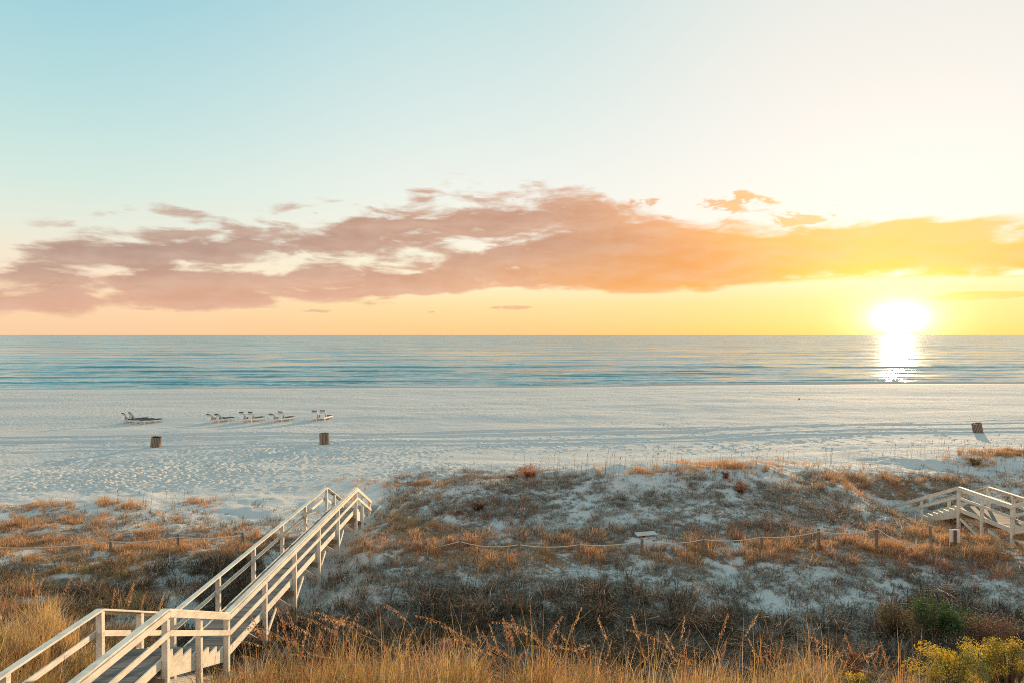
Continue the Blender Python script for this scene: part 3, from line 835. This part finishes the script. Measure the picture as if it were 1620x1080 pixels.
def railing(root, x, side, nodes, posts, cap=True, boards=(True, True)):
    """nodes: (y, deck_z) line of the walking surface; side +1 right, -1 left"""
    r = bpy.data.objects.new('railing', None); col.objects.link(r); r.parent = root
    def zt(y):
        for (a, za), (b, zb) in zip(nodes[:-1], nodes[1:]):
            if a <= y <= b: return za + (zb - za) * (y - a) / (b - a)
        return nodes[-1][1]
    xo = x + side * .045
    px0, px1 = (xo, xo + .12) if side > 0 else (xo - .12, xo)
    pc = (px0 + px1) / 2
    bx = px1 + .022 if side > 0 else px0 - .022
    for (a, za), (b, zb) in zip(nodes[:-1], nodes[1:]):
        # cap
        MB().bar((pc, a - .0, za + 1.02), (pc, b + .0, zb + 1.02), .155, .042).build('handrail', M_white, r, .005)
        if boards[0]:
            MB().bar((bx, a, za + .925), (bx, b, zb + .925), .04, .125).build('side_board', M_white, r, .004)
        else:
            MB().bar((bx, a, za + .965), (bx, b, zb + .965), .04, .06).build('side_board', M_white, r, .004)
        MB().bar((bx, a, za + .53), (bx, b, zb + .53), .04, .12).build('mid_rail', M_white, r, .004)
    for y in posts:
        z = zt(y)
        gz = min(smooth_z(pc, y), z - .2)
        MB().box(px0, px1, y - .06, y + .06, gz - .25, z + .995).build('post', M_white, r, .006)
    return r

def brace(root, xl, xr, y, z):
    gz = smooth_z((xl + xr) / 2, y)
    if z - gz > .75:
        MB().bar((xl - .1, y - .09, z - .3), (xr + .1, y - .09, z - .48 - .0), .04, .18).build('cross_beam', M_under, root)
        MB().bar((xl + .02, y + .09, z - .35), (xr + .0, y + .09, max(gz + .1, z - 1.25)), .04, .13).build('cross_brace', M_white, root)

# the long walkway, left
bw = thing('boardwalk', 'long white-railed boardwalk with grey deck at the left, stepping down to the beach', 'boardwalk', (0, 0, 0))
XL, XR = -8.40, -7.26
zu = 2.72; zl = zu - NST * RISE
yk = 14.05; yl = yk + NST * TREAD
ye = 31.2
deck(bw, XL, XR, 3.0, yk, zu)
stair(bw, XL, XR, yk, zu)
deck(bw, XL, XR, yl + .03, ye, zl)
yb, zb = stair(bw, XL, XR, ye, zl)
deck(bw, XL, XR + .05, yb + .04, yb + 2.9, zb + .04)
nodes = [(3.0, zu), (yk, zu), (yl, zl), (ye, zl), (yb, zb)]
postsR = [3.1, 5.9, 8.7, 11.4, yk, 15.55, yl, 19.7, 22.4, 25.2, 28.0, ye, 32.6, yb - .05]
railing(bw, XR, 1, nodes, postsR)
railing(bw, XL, -1, nodes, postsR, boards=(False, True))
for y in (19.7, 22.4, 25.2, 28.0, ye):
    brace(bw, XL, XR, y, zl)
    if y < 30:
        gz = smooth_z(XR, y + .9)
        MB().bar((XR + .09, y + .02, zl - .85), (XR + .09, y + .95, zl - .3), .04, .12).build('knee_brace', M_white, bw)
for y in (11.4, yk): brace(bw, XL, XR, y, zu)

# the short walkway, right
bw2 = thing('boardwalk', 'short white-railed boardwalk at the right edge, ending in dune sand', 'boardwalk', (0, 0, 0))
xl, xr = 21.22, 22.42
z2 = 1.22; y2 = 32.2; y2n = 28.75
y3, z3 = stair(bw2, xl, xr, y2, z2, 7, .42, .18)
deck(bw2, xl, xr, y2n + .03, y2, z2)
z2u = z2 + 7 * RISE; y2u = y2n - 7 * TREAD
stair(bw2, xl, xr, y2u, z2u)
deck(bw2, xl, xr, 20.0, y2u, z2u)
nd = [(20.0, z2u), (y2u, z2u), (y2n, z2), (y2, z2), (37.6, z2 - 2.22)]
railing(bw2, xl, -1, nd, [20.1, 22.5, y2u, 27.2, y2n, 30.6, y2, y3 - .02])
railing(bw2, xr, 1, nd, [20.1, 22.5, y2u, 27.2, y2n, 30.6, y2, y3 - .02])
for y in (y2, 30.6, y2n):
    brace(bw2, xl, xr, y, z2)
for y in (y2 - .1, 30.2):
    MB().bar((xl - .1, y, z2 - .45), (xl - .1, y - 1.5, smooth_z(xl, y - 1.5) - .1), .04, .12).build('knee_brace', M_white, bw2)

# ------------------------------------------------------------------ rope fences
def fence(label, pts, gaps=(), tail=None, hgt=.9):
    """pts: (px, py base, py top)"""
    W = []
    for px_, pb, pt in pts:
        X_, Y_, Z_ = ground_at(px_, pb, 20, 40)
        ztop = H - (pt - 530) * Y_ / F
        W.append((X_, Y_, Z_, max(ztop, Z_ + .35)))
    root = thing('rope_fence', label, 'fence', (W[0][0], W[0][1], W[0][2]))
    o = Vector(root.location)
    for X_, Y_, Z_, zt in W:
        lx, ly = random.gauss(0, .02), random.gauss(0, .02)
        p0 = Vector((X_, Y_, Z_ - .3)) - o; p1 = Vector((X_ + lx, Y_ + ly, zt)) - o
        MB().tube([p0, p0.lerp(p1, .5), p1 - Vector((0, 0, .02)), p1], [.062, .06, .057, .045], 9).build('post', M_post, root, smooth=False)
    for k in range(len(W) - 1):
        if k in gaps: continue
        a, b = W[k], W[k + 1]; q = []
        sag = random.uniform(.08, .15)
        for i in range(15):
            t = i / 14
            q.append(Vector((a[0] + (b[0] - a[0]) * t, a[1] + (b[1] - a[1]) * t - .05, a[3] - .1 + (b[3] - a[3]) * t - sag * 4 * t * (1 - t))) - o)
        MB().tube(q, .018, 5).build('rope', M_rope, root, smooth=True)
    return root, W, o
r1, W1, o1 = fence('sagging rope fence on grey posts crossing the dune right of the long boardwalk',
     [(729, 868, 857), (821, 873, 857), (916.5, 878, 857), (1016, 879, 851), (1113.6, 880, 849), (1205, 879.5, 845), (1297, 870, 836), (1389, 868, 832), (1474, 862, 832)], gaps=(7,))
a = W1[7]
q = [Vector((a[0] + t * .9, a[1] - .3 * t, a[3] - .1 - t * .75 + .25 * t * t)) - o1 for t in (0, .2, .4, .6, .8, 1)]
MB().tube(q, .018, 5).build('rope', M_rope, r1, smooth=True)
a = W1[0]
q = [Vector((a[0] - t * 1.4, a[1] - .1 * t, a[3] - .1 - t * .32)) - o1 for t in (0, .25, .5, .75, 1)]
MB().tube(q, .018, 5).build('rope', M_rope, r1, smooth=True)
r2, W2, o2 = fence('straight rope fence on grey posts in the orange grass left of the long boardwalk',
     [(-95, 885, 862), (-20, 884, 861), (174, 873, 852), (280, 871, 845), (383, 862, 842)])
for i, (px_, pb, pt, lab) in enumerate(((234.6, 876, 866, 'short weathered stump in the grass left of the long boardwalk'), (577, 868, 856, 'short weathered stump in the grass right of the long boardwalk'))):
    X_, Y_, Z_ = ground_at(px_, pb, 20)
    zt = H - (pt - 530) * Y_ / F
    o = MB().tube([(0, 0, -.3), (0, 0, .2), (.01, 0, zt - Z_ - .02), (.01, 0, zt - Z_)], [.07, .066, .062, .05], 9).build('post_stump', M_post)
    o.location = (X_, Y_, Z_); tag(o, lab, 'post')

# sign seen from behind
X_, Y_, Z_ = ground_at(1513, 866, 20, 30)
sg_ = thing('sign', 'small white sign on a brown post, seen from behind under the right boardwalk', 'sign', (X_, Y_, Z_), (0, 0, R(-14)))
pt = H - (838 - 530) * Y_ / F - Z_; pb = H - (858.5 - 530) * Y_ / F - Z_
MB().box(-.045, .045, -.045, .045, -.3, pt - .03).build('post', M_brownpost, sg_, .006)
MB().box(-.19, .19, .047, .063, pb, pt).build('panel', M_sign, sg_, .003)

# pale board lying on stubs
X_, Y_, Z_ = ground_at(1022, 849, 26, 36)
bd = thing('plank', 'pale bleached board lying flat in the brush behind the rope fence', 'board', (X_, Y_, Z_), (0, 0, R(14)))
MB().box(-.46, .46, -.2, .02, .07, .10).box(-.43, .47, .03, .2, .072, .095).build('board_top', M_board, bd, .008)
MB().box(.02, .1, -.12, .2, -.15, .069).build('support', M_post, bd)
bd.rotation_euler[0] = R(5)

# dark clump on the beach by the shore
X_, Y_, Z_ = ground_at(1265, 631, 60)
m = MB()
for k in range(9):
    a = random.uniform(0, 2 * PI); L = random.uniform(.1, .28)
    p = Vector((random.gauss(0, .12), random.gauss(0, .08), .0))
    m.tube([p, p + Vector((math.cos(a) * L * .5, math.sin(a) * L * .5, random.uniform(.08, .2))), p + Vector((math.cos(a) * L, math.sin(a) * L, .02))], [.05, .07, .03], 6)
o = m.build('seaweed_clump', M_weed, smooth=True); o.scale = (.7, .7, .6); o.location = (X_, Y_, Z_)
tag(o, 'tiny dark clump of seaweed on bare sand near the shoreline', 'seaweed')

# ------------------------------------------------------------------ slatted litter bins
def bin_(label, px_, py_, lean, az):
    X_, Y_, Z_ = ground_at(px_, py_, 50)
    root = thing('litter_bin', label, 'bin', (X_, Y_, Z_ - .04), (0, 0, 0), 'slatted bins on the beach')
    root.rotation_euler = (lean * math.cos(az), lean * math.sin(az), 0)
    hb = .98; rb = .40
    n = 20
    for k in range(n):
        a = 2 * PI * k / n; c, s = math.cos(a), math.sin(a)
        w = 2 * PI * rb / n * .70 / 2; h = hb + random.uniform(-.015, .015)
        v = []
        for z in (0, h):
            for (i, j) in ((-w, -.011), (w, -.011), (w, .011), (-w, .011)):
                v.append((c * (rb + j) - s * i, s * (rb + j) + c * i, z))
        mb = MB(); mb.v = v; mb.f = [(3, 2, 1, 0), (4, 5, 6, 7), (0, 1, 5, 4), (1, 2, 6, 5), (2, 3, 7, 6), (3, 0, 4, 7)]
        mb.build('slat', M_slat, root)
    def ring(z0, z1, ro, ri, name, mat, bottom=False):
        mb = MB(); m_ = 28
        for rr2, zz in ((ro, z0), (ro, z1), (ri, z1), (ri, z0)):
            for k in range(m_):
                a = 2 * PI * k / m_; mb.v.append((rr2 * math.cos(a), rr2 * math.sin(a), zz))
        for q in range(4):
            for k in range(m_):
                k2 = (k + 1) % m_; q2 = (q + 1) % 4
                mb.f.append((q * m_ + k, q * m_ + k2, q2 * m_ + k2, q2 * m_ + k))
        return mb.build(name, mat, root)
    ring(.05, hb - .05, rb - .03, rb - .045, 'liner', M_liner)
    MB().tube([(0, 0, .06), (0, 0, .5)], [rb - .05, rb - .05], 24).build('bin_bag', M_liner, root)
    ring(.78, .82, rb - .012, rb - .028, 'hoop', M_liner); ring(.15, .19, rb - .012, rb - .028, 'hoop', M_liner)
    return root
bin_('brown slatted bin left of the long boardwalk, leaning slightly right', 245, 707, R(7), R(80))
bin_('upright brown slatted bin on the sand beyond the long boardwalk', 513, 702, R(1.5), R(-60))
bin_('brown slatted bin at the far right, leaning left over its shadow', 1549, 683.5, R(-11), R(72))

# ------------------------------------------------------------------ beach loungers
def lounger(ang):
    root = bpy.data.objects.new('beach_lounger', None); col.objects.link(root)
    W = .62; L = 1.95; sh = .34; yb = .62           # backrest hinge
    for s in (-1, 1):
        MB().box(s * W / 2 - .025, s * W / 2 + .025, 0, L, sh - .1, sh).build('side_rail', M_frame, root)
        for y in (.12, 1.2, L - .06):
            MB().box(s * W / 2 - .03, s * W / 2 + .03, y - .035, y + .035, -.06, sh - .1).build('leg', M_frame, root)
    MB().box(-W / 2, W / 2, -.02, .02, sh - .1, sh - .01).build('end_rail', M_frame, root); MB().box(-W / 2, W / 2, L - .002, L + .03, sh - .1, sh).build('end_rail', M_frame, root)
    m = MB(); y = yb
    while y < L - .05: m.box(-W / 2 + .03, W / 2 - .03, y, y + .075, sh - .02, sh + .0); y += .1
    m.build('seat_slats', M_frame, root)
    c, s_ = math.cos(ang), math.sin(ang)
    def bp(t, o): return (-t * c - o * s_ * -1 * -1, t * s_ + o * c)     # along the back, offset normal
    LB = .74
    m = MB()
    d = Vector((0, -c, s_)); nrm = Vector((0, s_, c)); h0 = Vector((0, yb, sh))
    for k in range(7):
        t = .04 + k * .105
        m.bar(h0 + d * t + Vector((-W / 2 + .02, 0, 0)), h0 + d * t + Vector((W / 2 - .02, 0, 0)), .08, .018, up=nrm)
    for s in (-1, 1): m.bar(h0 + Vector((s * (W / 2 - .03), 0, 0)), h0 + d * LB + Vector((s * (W / 2 - .03), 0, 0)), .05, .035, up=nrm)
    m.build('backrest', M_frame, root)
    MB().box(-W / 2 + .035, W / 2 - .035, yb + .02, L - .02, sh + .006, sh + .066).build('seat_cushion', M_cushion, root, .012)
    MB().bar(h0 + nrm * .05 + d * .02, h0 + nrm * .05 + d * (LB + .05), W - .07, .06, up=nrm).build('back_cushion', M_cushion, root, .012)
    if ang > .3:
        pm = h0 + d * .5
        MB().bar(pm + Vector((0, 0, 0)), Vector((0, max(.05, pm.y - .1), sh - .05)), W - .12, .03).build('back_prop', M_frame, root)
    return root
protoL = {}
def put_lounger(px_, py_, rot, ang, label):
    X_, Y_, Z_ = ground_at(px_, py_, 60)
    key = round(ang, 2)
    if key in protoL:
        src = protoL[key]; root = src.copy(); col.objects.link(root)
        for ch in src.children:
            c2 = ch.copy(); col.objects.link(c2); c2.parent = root
    else:
        root = lounger(ang); protoL[key] = root
    root.scale = (1.12, 1.12, 1.12); root.location = (X_, Y_, Z_ + .0); root.rotation_euler = (0, 0, -rot)
    tag(root, label, 'lounger', 'beach loungers set out in pairs')
UP, HALF, FLAT = R(58), R(38), R(4)
put_lounger(189, 670, R(40), UP, 'white lounger with raised back, leftmost of all the loungers')
put_lounger(200, 669, R(40), UP, 'white lounger with raised back, second from the left, beside the flat loungers')
put_lounger(210, 670.5, R(36), FLAT, 'flat dark-cushioned lounger, left one of the two lying flat')
put_lounger(223, 671, R(36), FLAT, 'flat dark-cushioned lounger, right one of the two lying flat')
put_lounger(328, 669, R(30), HALF + .01, 'left lounger of the pair nearest the flat loungers')
put_lounger(341, 668.5, R(30), HALF + .01, 'right lounger of the pair nearest the flat loungers')
put_lounger(378, 668.5, R(25), UP, 'left lounger with raised dark-topped back in the third pair from the left')
put_lounger(392, 668, R(25), UP, 'right lounger with raised dark-topped back in the third pair from the left')
put_lounger(427, 668, R(25), HALF, 'low-backed left lounger of the second pair from the right')
put_lounger(440, 667.5, R(25), UP, 'raised-back right lounger of the second pair from the right')
put_lounger(495, 666, R(10), UP, 'left lounger of the rightmost pair')
put_lounger(508, 665.5, R(10), UP, 'right lounger of the rightmost pair, its back raised')

# ------------------------------------------------------------------ sky
SUN_AZ = math.atan((1423 - 810) / F); SUN_EL = R(7.0); GLOW_EL = R(1.35)
def direction(az, el): return Vector((math.sin(az) * math.cos(el), math.cos(az) * math.cos(el), math.sin(el)))

def build_world():
    w = bpy.data.worlds.new('World'); scene.world = w; w.use_nodes = True
    t = NT(w.node_tree)
    out = t.node('ShaderNodeOutputWorld')
    tc = t.node('ShaderNodeTexCoord').outputs['Generated']
    nv = t.node('ShaderNodeVectorMath', operation='NORMALIZE'); t.l.new(tc, nv.inputs[0]); D = nv.outputs[0]
    x, y, z = t.xyz(D)
    az = t.m('ARCTAN2', x, y)
    hy = t.m('SQRT', t.m('ADD', t.m('MULTIPLY', x, x), t.m('MULTIPLY', y, y)))
    E = t.m('DIVIDE', z, t.m('MAXIMUM', hy, .05))
    el = t.m('DEGREE' if False else 'MULTIPLY', t.m('ARCTANGENT', E), 180 / PI)     # degrees
    def angle_to(v):
        dn = t.node('ShaderNodeVectorMath', operation='DOT_PRODUCT'); t.l.new(D, dn.inputs[0]); dn.inputs[1].default_value = v
        return t.m('MULTIPLY', t.m('ARCCOSINE', t.m('MINIMUM', dn.outputs['Value'], .999999)), 180 / PI)
    daz = t.m('MULTIPLY', t.m('ABSOLUTE', t.m('SUBTRACT', az, SUN_AZ)), 180 / PI)
    daz = t.m('MINIMUM', daz, t.m('SUBTRACT', 360., daz))
    ga = t.m('SQRT', t.m('ADD', t.m('POWER', t.m('MULTIPLY', daz, .62), 2.), t.m('POWER', t.m('SUBTRACT', el, 1.2), 2.)))
    e01 = t.m('DIVIDE', el, 90., clamp=True)
    k = 1 / 90
    cool = t.ramp(e01, [(0, lin(253, 208, 165)), (2.5 * k, lin(254, 218, 178)), (5 * k, lin(250, 232, 206)), (8 * k, lin(232, 236, 220)), (11 * k, lin(214, 234, 224)), (16 * k, lin(190, 224, 223)), (26 * k, lin(146, 203, 219)), (50 * k, lin(108, 168, 193)), (1, lin(98, 156, 184))])
    mid = t.ramp(e01, [(0, lin(255, 205, 140)), (2.5 * k, lin(255, 225, 165)), (4.5 * k, lin(255, 243, 205)), (8 * k, lin(250, 245, 228)), (12 * k, lin(242, 244, 234)), (18 * k, lin(222, 236, 232)), (27 * k, lin(192, 223, 224)), (50 * k, lin(125, 180, 194)), (1, lin(98, 158, 180))])
    hot = t.ramp(e01, [(0, lin(252, 205, 110)), (2.5 * k, lin(254, 222, 148)), (5 * k, lin(254, 240, 202)), (8 * k, lin(254, 248, 236)), (14 * k, lin(250, 245, 238)), (20 * k, lin(244, 240, 232)), (28 * k, lin(230, 234, 229)), (50 * k, lin(150, 192, 200)), (1, lin(98, 158, 180))])
    sky = t.mix(t.mr(daz, 30, 66, 1, 0), cool, mid)
    sky = t.mix(t.mr(daz, 3, 34, 1, 0), sky, hot)
    # unseen sky opposite the sun, tinted warm and boosted to fill shaded fronts
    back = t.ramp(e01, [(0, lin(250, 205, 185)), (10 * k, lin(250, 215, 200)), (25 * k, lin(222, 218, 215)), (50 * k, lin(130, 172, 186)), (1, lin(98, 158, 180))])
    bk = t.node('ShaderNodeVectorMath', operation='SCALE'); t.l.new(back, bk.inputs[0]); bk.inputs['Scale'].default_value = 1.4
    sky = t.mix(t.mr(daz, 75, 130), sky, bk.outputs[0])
    # ---------------- clouds
    def curve(pts):     # pts: (pixel x, pixel y) -> E as a function of az
        n = t.node('ShaderNodeFloatCurve'); c = n.mapping.curves[0]
        q = []
        for px_, py_ in pts:
            a_ = math.atan((px_ - 810) / F); q.append(((a_ + PI) / (2 * PI), (530 - py_ - (5 if py_ < 400 else 0)) / F * math.cos(a_) * 2))
        q = [(0, q[0][1])] + q + [(1, q[-1][1])]
        while len(c.points) < len(q): c.points.new(.5, .5)
        for p, (u_, v_) in zip(c.points, q): p.location = (u_, max(0, v_)); p.handle_type = 'AUTO_CLAMPED'
        n.mapping.use_clip = False; n.mapping.update()
        t.l.new(t.m('DIVIDE', t.m('ADD', az, PI), 2 * PI), n.inputs['Value'])
        return t.m('DIVIDE', n.outputs[0], 2.)
    top = curve([(-60, 398), (60, 385), (200, 358), (330, 350), (470, 346), (600, 336), (700, 306), (820, 300), (900, 308), (970, 326), (1040, 348), (1130, 364), (1250, 371), (1340, 370), (1450, 366), (1550, 368), (1680, 372)])
    bot = curve([(-60, 498), (100, 492), (300, 482), (500, 476), (700, 470), (800, 462), (900, 455), (1050, 456), (1200, 448), (1330, 438), (1450, 434), (1620, 432)])
    U = t.comb(t.m('MULTIPLY', az, 11.5), t.m('MULTIPLY', E, 40), 3.7)
    nA = t.noise(U, 1.0, 8, .55, .25)
    nB = t.noise(t.mapping(U, (.45, .5, 1), (0, 0, .15), (4, 2, 1)), 1.0, 3, .5)
    nC = t.noise(t.mapping(U, (1, 1, 1), (0, 0, 0), (.12, -.35, 0)), 1.0, 8, .55, .25)
    dT = t.m('DIVIDE', t.m('SUBTRACT', top, E), .036)
    dB = t.m('DIVIDE', t.m('SUBTRACT', E, bot), .012)
    md = t.m('MAXIMUM', t.m('MINIMUM', t.m('MINIMUM', dT, dB), .8), -2.2)
    solid = t.mr(az, R(-2), R(14), .09, .24)
    # band of gaps across the lower middle of the left bank
    gapc = curve([(-60, 446), (150, 440), (400, 428), (600, 412), (760, 385), (880, 352), (1000, 345), (1100, 340)])
    gd = t.m('DIVIDE', t.m('SUBTRACT', E, gapc), .022)
    gapb = t.m('MULTIPLY', t.m('POWER', 2.718, t.m('MULTIPLY', t.m('MULTIPLY', gd, gd), -1.)), t.mr(az, R(8), R(15), .22, 0))
    dens = t.m('ADD', t.m('MULTIPLY', t.m('SUBTRACT', nA, .5), t.mr(az, R(-2), R(14), 1.75, 1.2)), t.m('MULTIPLY', md, t.mr(az, R(-4), R(12), .34, .50)))
    dens = t.m('ADD', dens, t.m('MULTIPLY', t.m('SUBTRACT', nB, .5), .5))
    dens = t.m('SUBTRACT', t.m('ADD', dens, solid), gapb)
    inside = t.mr(md, -1.1, -.5)
    alpha = t.m('MULTIPLY', t.mr(dens, t.mr(az, R(-2), R(12), -.06, -.10), t.mr(az, R(-2), R(12), .25, .20)), inside)
    # stray cloudlets above and below
    def cl(px_, py_, rx, ry, s):
        a_ = math.atan((px_ - 810) / F); e_ = (530 - py_) / F * math.cos(a_)
        u_ = t.m('DIVIDE', t.m('SUBTRACT', az, a_), rx / F); v_ = t.m('DIVIDE', t.m('SUBTRACT', E, e_), ry / F)
        g_ = t.m('POWER', 2.718, t.m('MULTIPLY', t.m('ADD', t.m('MULTIPLY', u_, u_), t.m('MULTIPLY', v_, v_)), -1.))
        return t.m('MULTIPLY', g_, s)
    st = None
    nS = t.noise(t.mapping(U, (1.5, 1.15, 1), (0, 0, 0), (7.3, 1.9, 3)), 1.0, 7, .6, .3)
    for c in ((1155, 322, 58, 17, .95), (1256, 351, 52, 13, .95), (1000, 322, 60, 9, .6), (1330, 325, 40, 8, .42), (1415, 326, 40, 6, .42), (1060, 343, 40, 8, .5), (1100, 312, 30, 7, .35),
              (810, 487, 45, 3.5, .6), (1120, 460, 70, 3, .5), (870, 488, 25, 3, .4), (1560, 468, 90, 5, .9), (1290, 485, 40, 3, .4), (610, 514, 14, 3, .5), (200, 488, 330, 5, .55), (690, 495, 16, 4, .45), (800, 318, 110, 12, .5), (480, 336, 30, 6, .4)):
        v_ = cl(*c); st = v_ if st is None else t.m('MAXIMUM', st, v_)
    sd_ = t.m('SUBTRACT', t.m('ADD', t.m('MULTIPLY', t.m('SUBTRACT', nS, .5), 3.2), st), .52)
    alpha = t.m('MAXIMUM', alpha, t.m('MULTIPLY', t.mr(sd_, 0., .25, 0, .85), t.mr(st, .1, .35)))
    ccol = t.mix(t.mr(az, R(-30), R(6)), lin(184, 152, 138), lin(205, 158, 132))
    ccol = t.mix(t.mr(daz, 8, 30, 1, 0), ccol, lin(253, 170, 92))
    ccol = t.mix(t.mr(daz, 1, 16, 1, 0), ccol, lin(255, 214, 92))
    low = t.mr(t.m('DIVIDE', t.m('SUBTRACT', E, bot), .075), 0., 1., .85, 0)
    warmlow = t.mix(t.mr(daz, 10, 45, 1, 0), lin(232, 178, 148), lin(255, 176, 88))
    warmlow = t.mix(t.mr(daz, 1, 13, 1, 0), warmlow, lin(255, 218, 70))
    ccol = t.mix(low, ccol, warmlow)
    shade = t.m('SUBTRACT', nA, nC)
    ccol = t.mix(t.mr(shade, -.12, .22, 0, .6, False), ccol, t.mix(.5, ccol, lin(255, 226, 200)))
    ccol = t.mix(t.mr(dens, .05, .85, 0, .7, False), ccol, t.mix(1., ccol, (.84, .80, .82, 1), 'MULTIPLY'))
    hi = t.m('MULTIPLY', t.mr(E, .13, .20), t.mr(daz, 18, 5))
    ccol = t.mix(t.m('MULTIPLY', t.mr(t.m('DIVIDE', t.m('SUBTRACT', top, E), .05), 1.2, 0), t.mr(daz, 22, 6, 0, .4)), ccol, lin(255, 200, 130))
    sky = t.mix(alpha, sky, ccol)
    # bright rim below the bank towards the sun
    rim = t.m('MULTIPLY', t.m('POWER', 2.718, t.m('MULTIPLY', -1., t.m('POWER', t.m('ABSOLUTE', t.m('DIVIDE', t.m('SUBTRACT', t.m('ADD', E, t.m('MULTIPLY', t.m('SUBTRACT', nB, .5), .02)), bot), .007)), 2.))), t.mr(daz, 16, 3))
    rim = t.m('MULTIPLY', rim, t.mr(nA, .42, .62))
    sky = t.mix(t.m('MULTIPLY', rim, .9), sky, (1.3, 1.2, .9, 1))
    # the glow of the sun itself
    def gauss(a_, s): return t.m('POWER', 2.718, t.m('MULTIPLY', -1., t.m('POWER', t.m('DIVIDE', a_, s), 2.)))
    g1 = t.m('MULTIPLY', gauss(ga, .85), 2.4)
    g2 = t.m('MULTIPLY', gauss(ga, 1.75), .7)
    g3 = t.m('MULTIPLY', gauss(ga, 4.5), .10)
    glow = t.node('ShaderNodeVectorMath', operation='SCALE'); glow.inputs[0].default_value = (1., .92, .74); t.l.new(t.m('ADD', g1, g2), glow.inputs['Scale'])
    glow2 = t.node('ShaderNodeVectorMath', operation='SCALE'); glow2.inputs[0].default_value = (1., .75, .55); t.l.new(g3, glow2.inputs['Scale'])
    s1 = t.node('ShaderNodeVectorMath', operation='ADD'); t.l.new(sky, s1.inputs[0]); t.l.new(glow.outputs[0], s1.inputs[1])
    s2 = t.node('ShaderNodeVectorMath', operation='ADD'); t.l.new(s1.outputs[0], s2.inputs[0]); t.l.new(glow2.outputs[0], s2.inputs[1])
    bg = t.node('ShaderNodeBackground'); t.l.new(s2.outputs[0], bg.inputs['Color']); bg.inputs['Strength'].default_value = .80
    # a little of the physical sky on top, same sun direction
    ns = t.node('ShaderNodeTexSky', sky_type='NISHITA'); ns.sun_disc = False; ns.sun_elevation = SUN_EL; ns.sun_rotation = SUN_AZ
    bg2 = t.node('ShaderNodeBackground'); t.l.new(ns.outputs[0], bg2.inputs['Color']); bg2.inputs['Strength'].default_value = .004
    ad = t.node('ShaderNodeAddShader'); t.l.new(bg.outputs[0], ad.inputs[0]); t.l.new(bg2.outputs[0], ad.inputs[1])
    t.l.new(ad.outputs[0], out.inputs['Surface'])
    w.cycles.sampling_method = 'MANUAL'; w.cycles.sample_map_resolution = 1024
build_world()

sl = bpy.data.lights.new('sun', 'SUN'); sl.energy = 5.0; sl.angle = R(.5); sl.color = (1.0, .69, .40)
so = bpy.data.objects.new('sun', sl); col.objects.link(so)
so.rotation_euler = (-direction(SUN_AZ, SUN_EL)).to_track_quat('-Z', 'Y').to_euler()

# ------------------------------------------------------------------ camera
cam = bpy.data.cameras.new('camera'); cam.lens = 24.0; cam.sensor_width = 36; cam.clip_end = 100000; cam.clip_start = .1
co = bpy.data.objects.new('camera', cam); col.objects.link(co); scene.camera = co
co.location = (0, 0, H); co.rotation_euler = (R(90) - math.atan(10 / F), 0, 0)

scene.view_settings.view_transform = 'Standard'; scene.view_settings.look = 'None'
scene.view_settings.exposure = .3; scene.view_settings.gamma = 1
scene.cycles.max_bounces = 6; scene.cycles.diffuse_bounces = 3; scene.cycles.glossy_bounces = 3; scene.cycles.transparent_max_bounces = 4
scene.cycles.use_denoising = False
scene.cycles.filter_width = 1.0
scene.cycles.adaptive_threshold = .008
